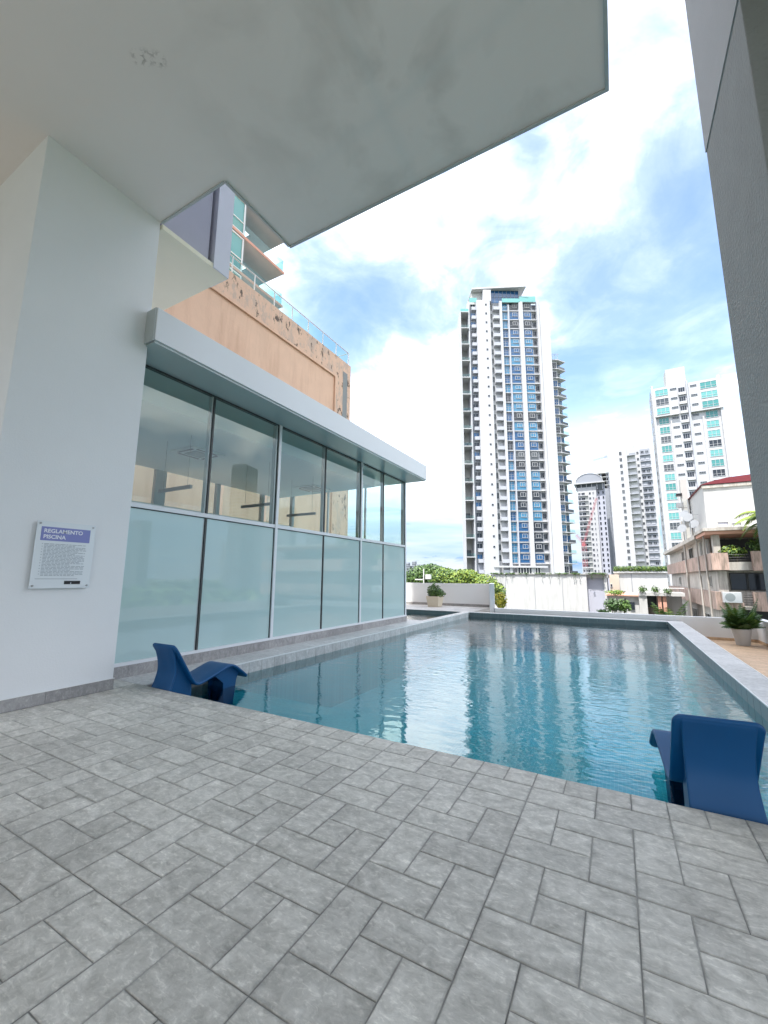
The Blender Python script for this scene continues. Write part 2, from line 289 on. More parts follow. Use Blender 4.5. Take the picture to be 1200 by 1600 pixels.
def water_mat():
    m = bpy.data.materials.new('pool_water'); m.use_nodes = True; t = m.node_tree; t.nodes.remove(t.nodes['Principled BSDF']); o = t.nodes['Material Output']
    geo = nd(t, 'ShaderNodeNewGeometry')
    mp = nd(t, 'ShaderNodeMapping'); mp.inputs['Rotation'].default_value = (0, 0, -.45); mp.inputs['Scale'].default_value = (.8, 1.7, 1); t.links.new(geo.outputs['Position'], mp.inputs[0])
    a = nd(t, 'ShaderNodeTexNoise', i_Scale=2.2, i_Detail=1.0, i_Roughness=.5, i_Distortion=.5); t.links.new(mp.outputs[0], a.inputs['Vector'])
    c = nd(t, 'ShaderNodeTexNoise', i_Scale=7.5, i_Detail=.6, i_Roughness=.4, i_Distortion=1.2); t.links.new(mp.outputs[0], c.inputs['Vector'])
    big = nd(t, 'ShaderNodeTexNoise', i_Scale=.35, i_Detail=2.0); t.links.new(geo.outputs['Position'], big.inputs['Vector'])
    ruf = nd(t, 'ShaderNodeMapRange'); ruf.inputs[1].default_value = .38; ruf.inputs[2].default_value = .62; ruf.inputs[3].default_value = .12; ruf.inputs[4].default_value = 1.0; t.links.new(big.outputs[0], ruf.inputs[0])
    h = math_(t, 'ADD', math_(t, 'MULTIPLY', a.outputs[0], .24), math_(t, 'MULTIPLY', math_(t, 'MULTIPLY', c.outputs[0], .31), ruf.outputs[0]))
    bp = nd(t, 'ShaderNodeBump', i_Strength=1.0, i_Distance=.022); t.links.new(h, bp.inputs['Height'])
    fr = nd(t, 'ShaderNodeFresnel', i_IOR=1.33); t.links.new(bp.outputs[0], fr.inputs['Normal'])
    g = nd(t, 'ShaderNodeBsdfGlossy', i_Roughness=.0); t.links.new(bp.outputs[0], g.inputs['Normal'])
    tr = nd(t, 'ShaderNodeBsdfTransparent'); tr.inputs[0].default_value = (.52, .92, .95, 1)
    mx = nd(t, 'ShaderNodeMixShader'); t.links.new(math_(t, 'ADD', math_(t, 'MULTIPLY', fr.outputs[0], 1.5), .01, True), mx.inputs[0]); t.links.new(tr.outputs[0], mx.inputs[1]); t.links.new(g.outputs[0], mx.inputs[2]); t.links.new(mx.outputs[0], o.inputs[0])
    return m
MT['water'] = water_mat()

# ------------------------------------------------------------------ builders
class MB:
    def __init__(s): s.v = []; s.f = []; s.m = []; s.mats = []
    def mi(s, m):
        if m not in s.mats: s.mats.append(m)
        return s.mats.index(m)
    def quad(s, a, b, c, d, m):
        i = len(s.v); s.v += [tuple(a), tuple(b), tuple(c), tuple(d)]; s.f.append((i, i+1, i+2, i+3)); s.m.append(s.mi(m))
    def poly(s, pts, m):
        i = len(s.v); s.v += [tuple(p) for p in pts]; s.f.append(tuple(range(i, i+len(pts)))); s.m.append(s.mi(m))
    def box(s, x0, x1, y0, y1, z0, z1, m, T=None):
        if x0 > x1: x0, x1 = x1, x0
        if y0 > y1: y0, y1 = y1, y0
        if z0 > z1: z0, z1 = z1, z0
        i = len(s.v); P = [(x0,y0,z0),(x1,y0,z0),(x1,y1,z0),(x0,y1,z0),(x0,y0,z1),(x1,y0,z1),(x1,y1,z1),(x0,y1,z1)]
        if T: P = [tuple(T @ Vector(p)) for p in P]
        s.v += P; k = s.mi(m)
        for f in ((3,2,1,0),(4,5,6,7),(0,1,5,4),(1,2,6,5),(2,3,7,6),(3,0,4,7)): s.f.append(tuple(i+j for j in f)); s.m.append(k)
        return s
    def prism(s, poly, z0, z1, m):
        """vertical prism over a counter-clockwise plan polygon"""
        n = len(poly); i = len(s.v); k = s.mi(m)
        s.v += [(x, y, z0) for x, y in poly] + [(x, y, z1) for x, y in poly]
        s.f.append(tuple(i+j for j in reversed(range(n)))); s.m.append(k); s.f.append(tuple(i+n+j for j in range(n))); s.m.append(k)
        for j in range(n): s.f.append((i+j, i+(j+1) % n, i+n+(j+1) % n, i+n+j)); s.m.append(k)
        return s
    def tube(s, a, b, r, m, n=8, r2=None):
        a = Vector(a); b = Vector(b); r2 = r if r2 is None else r2; d = (b-a).normalized()
        u = d.orthogonal().normalized(); v = d.cross(u); i = len(s.v); k = s.mi(m)
        for c, rr in ((a, r), (b, r2)):
            for j in range(n):
                t = 2*math.pi*j/n; s.v.append(tuple(c + (u*math.cos(t)+v*math.sin(t))*rr))
        for j in range(n): s.f.append((i+j, i+(j+1) % n, i+n+(j+1) % n, i+n+j)); s.m.append(k)
        s.f.append(tuple(i+j for j in reversed(range(n)))); s.m.append(k); s.f.append(tuple(i+n+j for j in range(n))); s.m.append(k)
        return s
    def mesh(s, name):
        me = bpy.data.meshes.new(name); me.from_pydata(s.v, [], s.f)
        for m in s.mats: me.materials.append(MT[m])
        me.polygons.foreach_set('material_index', s.m); me.update(); return me
    def build(s, name, parent=None, smooth=False, bevel=0, **props):
        me = s.mesh(name)
        if smooth: me.polygons.foreach_set('use_smooth', [True]*len(me.polygons))
        o = bpy.data.objects.new(name, me); C.objects.link(o)
        if parent: o.parent = parent
        if bevel:
            b = o.modifiers.new('bevel', 'BEVEL'); b.width = bevel; b.segments = 2; b.limit_method = 'ANGLE'
        for k, v in props.items(): o[k] = v
        return o
def link(name, me, parent, loc=(0, 0, 0), rz=0):
    o = bpy.data.objects.new(name, me); C.objects.link(o); o.parent = parent; o.location = loc; o.rotation_euler.z = rz; return o
def thing(name, label, cat, loc=(0, 0, 0), rz=0, group=None):
    o = bpy.data.objects.new(name, None); C.objects.link(o); o.location = loc; o.rotation_euler.z = rz; o.empty_display_size = .2
    o['label'] = label; o['category'] = cat
    if group: o['group'] = group
    return o
def struct(mb, name, **k): return mb.build(name, kind='structure', **k)

def tile_mesh(w, d, h, mat_, ch=.004, name='tile'):
    """a tile w by d with a softened top edge, centred, top at z=0"""
    m = MB(); k = m.mi(mat_); a, b = w/2, d/2; c, e = a-ch, b-ch
    m.v = [(-a,-b,-h),(a,-b,-h),(a,b,-h),(-a,b,-h),(-a,-b,-ch*.7),(a,-b,-ch*.7),(a,b,-ch*.7),(-a,b,-ch*.7),(-c,-e,0),(c,-e,0),(c,e,0),(-c,e,0)]
    for j in range(4):
        n = (j+1) % 4; m.f += [(j, n, n+4, j+4), (j+4, n+4, n+8, j+8)]
    m.f.append((8, 9, 10, 11)); m.m = [k]*9
    return m.mesh(name)
def add_mesh_to(mb, me_v, me_f, mat_, off):
    i = len(mb.v); mb.v += [(x+off[0], y+off[1], z+off[2]) for x, y, z in me_v]; k = mb.mi(mat_)
    for f in me_f: mb.f.append(tuple(i+j for j in f)); mb.m.append(k)
def lay_tiles(parent, rects, mat_, limit=300, name='tile', gap=.0048, z=0, h=.02, jitter=.0012):
    """rects: (x0,x1,y0,y1); nearest ones become parts, the rest one joined part"""
    def size(r):
        cx_, cy_ = (r[0]+r[1])/2, (r[2]+r[3])/2; d = math.hypot(cx_, cy_, CAMH); v = Vector((cx_, cy_, -CAMH)).normalized()
        return (r[1]-r[0])*(r[3]-r[2])/d**3 if v.dot(fwd) > .35 else 0
    rects = sorted(rects, key=size, reverse=True); cache = {}
    rest = MB()
    for i, (x0, x1, y0, y1) in enumerate(rects):
        w_, d_ = x1-x0-gap, y1-y0-gap
        if w_ < .01 or d_ < .01: continue
        key = (round(w_, 3), round(d_, 3)); c = ((x0+x1)/2, (y0+y1)/2, z + rnd.uniform(-jitter, jitter))
        if key not in cache: cache[key] = tile_mesh(w_, d_, h, mat_, name=name)
        if i < limit: link(name, cache[key], parent, c)
        else:
            me = cache[key]; add_mesh_to(rest, [tuple(v.co) for v in me.vertices], [tuple(p.vertices) for p in me.polygons], mat_, c)
    if rest.v: rest.build('outlying_tiles', parent, kind='stuff')

# ------------------------------------------------------------------ ground and podium
g = MB(); g.box(-2600, 2600, -900, 4200, -24, -22, 'terrain'); struct(g, 'ground')
g = MB(); g.box(-60, -30, -400, 500, -21.996, -21.95, 'asphalt'); g.box(12, 24, 28, 500, -21.996, -21.95, 'asphalt'); struct(g, 'street')

# pool deck with pinwheel tiles
X0L, Y0L, U = -3.0228, 1.2452, .6
deck = MB(); deck.box(-14, 14, -14, 3.5, -.9, -.0045, 'grout'); deck = struct(deck, 'deck_floor')
rects = []
PX0, PX1 = -5.60, 1.42
for i in range(-12, 12):
    for j in range(-9, 3):
        x, y = X0L + i*U, Y0L + j*U; t = U/3
        rects += [(x, x+2*t, y, y+t), (x+2*t, x+U, y, y+2*t), (x+t, x+U, y+2*t, y+U), (x, x+t, y+t, y+U), (x+t, x+2*t, y+t, y+2*t)]
yc = Y0L + 3*U
x = X0L - 12*U
while x < X0L + 12*U:
    t = U/3
    rects += [(x, x+2*t, yc, yc+.225), (x, x+t, yc+.225, 3.5), (x+t, x+2*t, yc+.225, 3.5)]; x += 2*t
rects = [r for r in rects if not (r[2] < 3.2 and r[1] <= -5.75 and r[3] > 1.75 and r[0] > -13) ]
rects = [(max(r[0], -5.75) if r[2] > 1.7 and r[0] < -5.75 else r[0], r[1], r[2], r[3]) for r in rects]
rects = [r for r in rects if r[1]-r[0] > .03]
rects += [(-6.26, -5.76, 3.21, 3.495)]
lay_tiles(deck, rects, 'stone')

# left walkway beside the pool
WL = -6.26
walk = MB(); walk.box(-6.4, -5.60, 3.5, 12.75, -.9, -.0045, 'grout'); walk.box(-14, -5.60, 12.75, 13.3, -.9, -.0045, 'grout'); walk.box(-5.95, -5.6, 13.3, 17.5, -.9, -.0045, 'grout'); walk = struct(walk, 'walkway')
rects = []; y = 3.5
while y < 17.5:
    y1 = min(y+.6, 17.5)
    if y < 12.75: rects += [(WL, -5.90, y, min(y1, 12.75))]
    rects += [(-5.90, -5.605, y, y1)]; y += .6
for k in range(13): rects.append((-6.0-.6*(k+1)+.1, -6.0-.6*k+.1, 12.76, 13.3))
lay_tiles(walk, rects, 'stone_light')
tr = MB(); tr.box(-5.604, -5.588, 3.52, 17.5, -.012, .005, 'nosing'); tr.build('edge_trim', walk)
me = MB(); me.box(0, .012, 0, .294, -.34, -.014, 'stone_light'); me = me.mesh('face_tile')
y = 3.52
while y < 17.2: link('face_tile', me, walk, (-5.5995, y, 0)); y += .3

# far and right copings
cop = MB(); cop.box(-5.6, 1.84, 17.5, 17.92, -.9, -.0045, 'grout'); cop.box(1.42, 1.84, 3.5, 17.5, -.9, -.0045, 'grout'); cop = struct(cop, 'pool_coping')
rects = []; x = -5.6
while x < 1.4: rects.append((x, min(x+.6, 1.42), 17.5, 17.92)); x += .6
y = 3.5
while y < 17.9: rects.append((1.42, 1.84, y, min(y+.6, 17.92))); y += .6
lay_tiles(cop, rects, 'stone_light')
tr = MB(); tr.box(-5.59, 1.408, 17.488, 17.502, -.012, .004, 'nosing'); tr.box(1.408, 1.422, 3.5, 17.488, -.012, .004, 'nosing'); tr.build('edge_trim', cop)
tr = MB(); tr.box(1.84, 1.852, 3.5, 17.92, -.02, .003, 'nosing'); tr.build('outer_edge_trim', cop)
m1 = MB(); m1.box(.004, .296, -.012, 0, -.34, -.014, 'pooltile'); m1 = m1.mesh('wall_tile')
x = -5.6
for k in range(23): link('wall_tile', m1, cop, (-5.58+.302*k, 17.4995, 0))
m2 = MB(); m2.box(-.012, 0, .004, .296, -.34, -.014, 'pooltile'); m2 = m2.mesh('wall_tile')
for k in range(46): link('wall_tile', m2, cop, (1.4195, 3.55+.302*k, 0))

# pool basin and water
b = MB()
b.quad((-5.6, 5.2, -1.35), (1.42, 5.2, -1.35), (1.42, 17.5, -1.35), (-5.6, 17.5, -1.35), 'pool')
b.quad((-5.6, 3.5, -.44), (1.42, 3.5, -.44), (1.42, 5.2, -.44), (-5.6, 5.2, -.44), 'pool')
b.quad((-5.6, 5.2, -.44), (1.42, 5.2, -.44), (1.42, 5.2, -1.35), (-5.6, 5.2, -1.35), 'pool')
for (p, q) in (((-5.597, 3.5), (-5.597, 17.5)), ((-5.6, 17.497), (1.42, 17.497)), ((1.417, 17.5), (1.417, 3.5)), ((1.42, 3.503), (-5.6, 3.503))):
    b.quad((*p, -1.35), (*q, -1.35), (*q, -.3), (*p, -.3), 'pool'); b.quad((*p, -.3), (*q, -.3), (*q, -.10), (*p, -.10), 'pooltile')
struct(b, 'pool_basin')
b = MB(); b.quad((-5.597, 3.503, -.185), (1.417, 3.503, -.185), (1.417, 17.497, -.185), (-5.597, 17.497, -.185), 'water'); struct(b, 'pool_water')
b = MB(); KX0, KX1, KY0, KY1 = -14, -5.95, 13.3, 17.55
b.quad((KX0, KY0, -.55), (KX1, KY0, -.55), (KX1, KY1, -.55), (KX0, KY1, -.55), 'pool')
for (p, q) in (((KX0, KY0+.002), (KX1, KY0+.002)), ((KX1-.002, KY0), (KX1-.002, KY1)), ((KX0, KY1-.002), (KX1, KY1-.002))): b.quad((*p, -.55), (*q, -.55), (*q, -.012), (*p, -.012), 'pooltile')
struct(b, 'wading_pool_basin')
b = MB(); b.quad((KX0, KY0+.01, -.16), (KX1-.01, KY0+.01, -.16), (KX1-.01, KY1-.01, -.16), (KX0, KY1-.01, -.16), 'water'); struct(b, 'wading_pool_water')
# back deck with its tiles
bd = MB(); bd.box(-14, -5.6, 17.55, 21.0, -.9, -.0045, 'grout'); bd.box(-5.6, -4.86, 17.93, 18.6, -.9, -.0045, 'grout'); bd.prism([(-5.6, 18.6), (-4.98, 18.6), (-5.33, 19.9), (-5.6, 20.9)], -.9, -.0045, 'grout'); bd = struct(bd, 'back_deck')
bd_more = MB(); rects = []
for k in range(14):
    for j in range(6): rects.append((-13.95+.6*k, -13.35+.6*k, 17.56+.57*j, 18.13+.57*j))
lay_tiles(bd, rects, 'stone_light', z=0)
# lower terrace on the right with wood-look planks
tb = MB(); tb.box(1.86, 3.86, 3.0, 18.1, -1.2, -.578, 'grout'); tb = struct(tb, 'terrace_floor')
rects = []; y = 3.0; k = 0
while y < 18.0:
    x = 1.86 - (k % 3)*.4
    while x < 3.85:
        a, c = max(x, 1.86), min(x+1.2, 3.85)
        if c-a > .05: rects.append((a, c, y, min(y+.2, 18.08)))
        x += 1.2
    y += .2; k += 1
lay_tiles(tb, rects, 'wood', name='plank', z=-.57, h=.007)
# podium body under the pool level
pb = thing('podium_building', 'white podium block carrying the pool deck above the street', 'building')
q = MB(); q.box(-14, 3.86+.2, -14, 21.2, -22, -1.6, 'old_white'); q.build('wall', pb)

# ------------------------------------------------------------------ parapets
def parapet(x0, x1, y0, y1, z0, z1, label, skirt=None, cap=None):
    t = thing('parapet_wall', label, 'wall', ((x0+x1)/2, (y0+y1)/2, z0)); o = t.location
    m = MB(); m.box(x0-o.x, x1-o.x, y0-o.y, y1-o.y, 0, z1-z0, 'white'); m.build('wall', t, bevel=.008)
    return t
def skirting(t, a, b_, h, side, mat_='skirt', n=None, th=.012, z=0, name='skirting_tile'):
    """row of skirting tiles from a to b (world xy), facing side (unit xy)"""
    a = Vector(a); b_ = Vector(b_); L = (b_-a).length; n = n or max(1, round(L/.6)); d = (b_-a)/n; o = t.location
    ang = math.atan2(d.y, d.x); m = MB(); m.box(.002, d.length-.002, 0, th, .0, h, mat_); me = m.mesh(name)
    nrm = Vector((-math.sin(ang), math.cos(ang)))
    flip = nrm.dot(Vector(side)) < 0
    for k in range(n):
        p = a + d*k
        if flip: p = p + Vector(side)*th
        link(name, me, t, (p.x-o.x, p.y-o.y, z-o.z), ang)
t = parapet(-4.70, 4.05, 18.10, 18.26, -1.6, .17, 'long low white parapet behind the far pool edge')
skirting(t, (1.86, 18.10), (3.85, 18.10), .09, (0, -1), 'wood', z=-.57)
t = parapet(3.86, 4.05, 2.0, 18.10, -1.6, .19, 'white parapet along the right side of the sunken terrace')
skirting(t, (3.86, 3.0), (3.86, 18.08), .09, (-1, 0), 'wood', n=25, z=-.57)
t = parapet(-14, -5.66, 21.0, 21.16, -1.6, 1.15, 'tall white wall behind the cream planter and wading pool')
skirting(t, (-14, 21.0), (-5.68, 21.0), .12, (0, -1), n=14)
t = thing('parapet_wall', 'short white return wall end beside the far left pool corner', 'wall', (-5, 19, -1.6))
q = MB(); q.prism([(x+5, y-19) for x, y in ((-4.87, 18.1), (-4.66, 18.1), (-5.12, 19.9), (-5.44, 21.16), (-5.66, 21.16), (-5.35, 19.9))], 0, 1.19+1.6, 'white'); q.build('wall', t)

# ------------------------------------------------------------------ own building overhead
ow = thing('apartment_building', 'grey building overhead with a notched canopy shading the pool deck', 'building', (-6, -4, 0))
o_ = ow.location
def OB(name, boxes, m, **k):
    q = MB()
    for bx in boxes: q.box(bx[0]-o_.x, bx[1]-o_.x, bx[2]-o_.y, bx[3]-o_.y, bx[4], bx[5], m)
    return q.build(name, ow, **k)
q = MB(); q.prism([(x-o_.x, y-o_.y) for x, y in ((-12.5, -12), (.28, -12), (.28, 4.5), (-4.33, 4.5), (-4.33, 3.2), (-12.5, 3.2))], 6.82, 7.4, 'ceil'); q.build('canopy_slab', ow)
et = MB()
for (x0, x1, y0, y1) in ((.262, .30, -12, 4.52), (-4.33, .262, 4.482, 4.52), (-4.35, -4.315, 3.2, 4.482), (-5.74, -4.35, 3.182, 3.215)): et.box(x0-o_.x, x1-o_.x, y0-o_.y, y1-o_.y, 6.795, 6.818, 'greyframe')
et.build('drip_trim', ow)
OB('upper_storeys', [(-12.5, .1, -12, 3.1, 7.42, 62)], 'tower_white')
OB('bay_soffit', [(-12.5, -5.74, 3.21, 4.44, 6.72, 6.80)], 'cream')
OB('facade_wall', [(-12.5, -5.78, 3.21, 4.05, 6.805, 30)], 'purple')
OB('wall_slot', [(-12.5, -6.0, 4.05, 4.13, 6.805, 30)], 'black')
OB('pilaster', [(-6.2, -5.72, 4.13, 4.45, 6.722, 9.2), (-6.2, -5.724, 4.13, 4.45, 9.21, 30)], 'lilac_white')
OB('side_wing', [(1.55, 12, -12, 6.03, 7.1, 62)], 'tower_white')
OB('wing_soffit', [(1.46, 12, -12, 6.0, 6.95, 7.08)], 'smooth_concrete')
pc = thing('concrete_column', 'rough grey concrete column rising past the right edge of the pool', 'column', (1.42, 4.4, 0))
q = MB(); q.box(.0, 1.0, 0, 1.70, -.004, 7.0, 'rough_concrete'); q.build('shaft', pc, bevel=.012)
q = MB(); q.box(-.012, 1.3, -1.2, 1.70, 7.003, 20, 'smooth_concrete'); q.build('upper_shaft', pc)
wc = thing('wall_column', 'massive white column with the pool rules sign at the left', 'column', (-5.77, 1.73, 0))
q = MB(); q.box(-7, 0, 0, 1.46, -.005, 6.83, 'white'); q.build('shaft', wc, bevel=.006)
skirting(wc, (-5.77, 1.72), (-5.77, 3.195), .13, (1, 0), n=2, th=.016)
skirting(wc, (-12.7, 1.73), (-5.755, 1.73), .13, (0, -1), n=11, th=.016)
q = MB(); q.box(.003, .02, -.01, 1.467, .13, .136, 'nosing'); q.build('skirting_trim', wc)

# ------------------------------------------------------------------ glass pavilion
pv = thing('glass_pavilion', 'long glass pavilion with frosted lower panes and flat white roof', 'pavilion', (-6.28, 3.2, 0))
P = pv.location
def PB(name, boxes, m, parent=pv, **k):
    q = MB()
    for bx in boxes: q.box(bx[0]-P.x, bx[1]-P.x, bx[2]-P.y, bx[3]-P.y, bx[4], bx[5], m)
    return q.build(name, parent, **k)
GX = -6.28; Y1 = 12.75; Y0 = 3.25; XB = -11.4
PB('roof', [(-11.8, -5.53, 3.145, 12.905, 4.78, 5.28)], 'alu', bevel=.006)
PB('roof_soffit', [(-11.7, -5.56, 3.16, 12.88, 4.745, 4.778)], 'soffit_metal')
PB('roof_end_cap', [(-5.76, -5.54, 3.125, 3.143, 4.76, 5.27)], 'greyframe')
mull = [(4.785, 0), (6.50, 1), (8.18, 0), (9.87, 1), (11.2, 0), (12.71, 1)]
for y, wide in mull:
    if wide:
        PB('mullion', [(GX-.06, GX+.035, y-.035, y+.035, .20, 4.74)], 'alu')
        PB('gasket', [(GX-.10, GX-.005, y-.10, y-.06, .21, 2.44), (GX-.10, GX-.005, y-.10, y-.06, 2.54, 4.74)], 'greyframe')
        PB('gasket', [(GX-.06, GX+.01, y-.05, y-.036, .21, 2.44), (GX-.06, GX+.01, y-.05, y-.036, 2.54, 4.74)], 'darkframe')
    else:
        PB('mullion', [(GX-.09, GX+.008, y-.018, y+.018, .20, 2.455), (GX-.09, GX+.008, y-.018, y+.018, 2.53, 4.74)], 'darkframe')
        PB('mullion', [(GX-.09, GX-.012, y-.055, y-.022, .20, 2.455), (GX-.09, GX-.012, y-.055, y-.022, 2.53, 4.74)], 'greyframe')
PB('transom', [(GX-.06, GX+.028, Y0, 12.75, 2.46, 2.53)], 'alu')
PB('transom_gasket', [(GX-.05, GX+.010, Y0, 12.7, 2.445, 2.459)], 'darkframe')
PB('head_frame', [(GX-.06, GX+.012, Y0, 12.75, 4.715, 4.743)], 'darkframe')
PB('base_frame', [(GX-.06, GX+.04, Y0, 12.76, .165, .21)], 'alu')
edges = [Y0] + [m_[0] for m_ in mull]
for a, c in zip(edges[:-1], edges[1:]):
    PB('frosted_pane', [(GX-.012, GX, a+.02, c-.055, .212, 2.445)], 'frost')
    PB('clear_pane', [(GX-.012, GX, a+.02, c-.055, 2.531, 4.714)], 'clear')
skirting(pv, (-6.26, 3.25), (-6.26, 12.77), .165, (1, 0), 'skirt', n=24, th=.02)
PB('plinth', [(-11.7, -6.262, 3.25, 12.75, -.005, .164)], 'grout')
# end wall (facing the wading pool)
for x in (-7.9, -9.6): PB('mullion', [(x-.03, x+.03, Y1-.06, Y1, .2, 4.74)], 'alu')
PB('end_transom', [(XB, GX-.07, Y1-.06, Y1-.005, 2.46, 2.53)], 'alu')
xs = [XB, -9.6, -7.9, GX-.07]
for a, c in zip(xs[:-1], xs[1:]):
    PB('clear_pane', [(a+.035, c-.035, Y1-.03, Y1-.018, 2.531, 4.74)], 'clear')
    PB('frosted_pane', [(a+.035, c-.035, Y1-.03, Y1-.018, .2, 2.455)], 'frost')
# interior
PB('interior_floor', [(XB, GX-.1, Y0, Y1-.07, .165, .18)], 'floor_int')
PB('interior_ceiling', [(XB, -7.0, Y0, Y1-.9, 4.47, 4.5)], 'interior_ceiling')
PB('ceiling_drop', [(-7.03, -7.0, Y0, Y1-.9, 4.5, 4.74), (XB, -7.03, Y1-.93, Y1-.9, 4.5, 4.74)], 'interior')
PB('rear_wall', [(XB-.2, XB, Y0, 12.7, -.005, 3.35)], 'interior')
PB('side_wall', [(XB-.2, GX-.1, Y0-.1, Y0, -.005, 4.74)], 'interior')
PB('rear_sill', [(XB-.12, XB+.05, Y0, 12.7, 3.352, 3.45)], 'interior')
ym = [Y0, 5.3, 6.9, 9.0, 11.0, 12.66]
for k, y in enumerate(ym): PB('rear_mullion', [(XB-.10, XB+.03, y, y+(.32 if k in (2,) else .14), 3.452, 4.74)], 'greyframe')
for k in range(5): PB('rear_pane', [(XB-.06, XB-.05, ym[k]+.33, ym[k+1]-.01, 3.452, 4.74)], 'clear')
# lights and air conditioners
def pendant(y, label):
    t = thing('pendant_light', label, 'pendant light', (-8.3, y, 3.28), group='linear pendant lights in the pavilion')
    q = MB(); q.box(-.55, .55, -.03, .03, 0, .07, 'fixture'); q.build('bar', t)
    for sx in (-.42, .42): q = MB(); q.tube((sx, 0, .07), (sx, 0, 1.19), .004, 'fixture', 5); q.build('cable', t)
pendant(5.48, 'straight bar pendant light nearest the white column inside the pavilion')
pendant(7.83, 'middle bar pendant light hanging inside the pavilion')
pendant(9.65, 'dark bar pendant light farthest inside the pavilion before a cream wall')
def cassette(x, y, label):
    t = thing('ceiling_air_conditioner', label, 'air conditioner', (x, y, 4.47), group='ceiling air conditioners in the pavilion')
    q = MB(); q.box(-.45, .45, -.45, .45, -.035, -.002, 'white_plastic'); q.build('panel', t, bevel=.008)
    q = MB(); q.box(-.22, .22, -.22, .22, -.045, -.036, 'greyframe'); q.build('intake_grille', t)
    for s in (-1, 1):
        q = MB(); q.box(-.28, .28, s*.34-.03, s*.34+.03, -.043, -.036, 'fixture'); q.build('air_vent', t)
        q = MB(); q.box(s*.34-.03, s*.34+.03, -.28, .28, -.043, -.036, 'fixture'); q.build('air_vent', t)
cassette(-8.9, 6.4, 'square ceiling air conditioner above the first pendant light')
cassette(-9.0, 11.0, 'square ceiling air conditioner at the far end of the pavilion')

# ------------------------------------------------------------------ rules sign
sg = thing('rules_sign', 'acrylic pool rules notice REGLAMENTO PISCINA with lilac header on white column', 'sign', (-5.737, 2.154, 1.288))
W_, H_ = .610, .772
q = MB(); q.box(-.003, .003, 0, W_, 0, H_, 'acrylic'); q.build('board', sg)
for yy in (.03, W_-.03):
    for z_ in (.03, H_-.03):
        q = MB(); q.tube((-.033, yy, z_), (.010, yy, z_), .011, 'steel', 12); q.build('standoff', sg, smooth=False)
q = MB(); q.box(.0035, .0045, .045, .555, H_-.225, H_-.065, 'lilac'); q.build('header_band', sg)
def text(body, size, y, z, m, parent, x=.0055, name='lettering', bold=.004):
    cd = bpy.data.curves.new(name, 'FONT'); cd.body = body; cd.size = size; cd.extrude = .0004; cd.offset = bold*.4; cd.materials.append(MT[m])
    tmp = bpy.data.objects.new(name, cd); C.objects.link(tmp); bpy.context.view_layer.update()
    me = bpy.data.meshes.new_from_object(tmp.evaluated_get(bpy.context.evaluated_depsgraph_get())); bpy.data.objects.remove(tmp)
    o = bpy.data.objects.new(name, me); C.objects.link(o); o.parent = parent
    o.matrix_local = Matrix(((0, 0, 1, x), (1, 0, 0, y), (0, 1, 0, z), (0, 0, 0, 1))); return o
text('REGLAMENTO', .062, .07, H_-.132, 'sign_white', sg)
text('PISCINA', .062, .07, H_-.200, 'sign_white', sg)
q = MB(); z_ = H_-.262; k = 0
while z_ > .135:
    y_ = .09
    ln = (.45 if k % 4 == 0 else .42, rnd.uniform(.24, .44))[k % 2]
    if k % 2 == 0: q.box(.0035, .0042, .068, .078, z_-.004, z_+.003, 'ink')
    while y_ < .09+ln:
        l = rnd.uniform(.02, .055); q.box(.0035, .0042, y_, min(y_+l, .52), z_-.0035, z_+.0035, 'ink'); y_ += l+.008
    z_ -= .0158; k += 1
q.box(.0035, .0042, .045, .47, .105, .111, 'ink')
q.build('small_print', sg)
q = MB(); q.box(.0035, .006, .335, .505, .045, .085, 'black'); q.build('black_label', sg)
q = MB(); q.tube((.006, .405, .058), (.0068, .405, .058), .006, 'sign_white', 10); q.build('label_dot', sg)

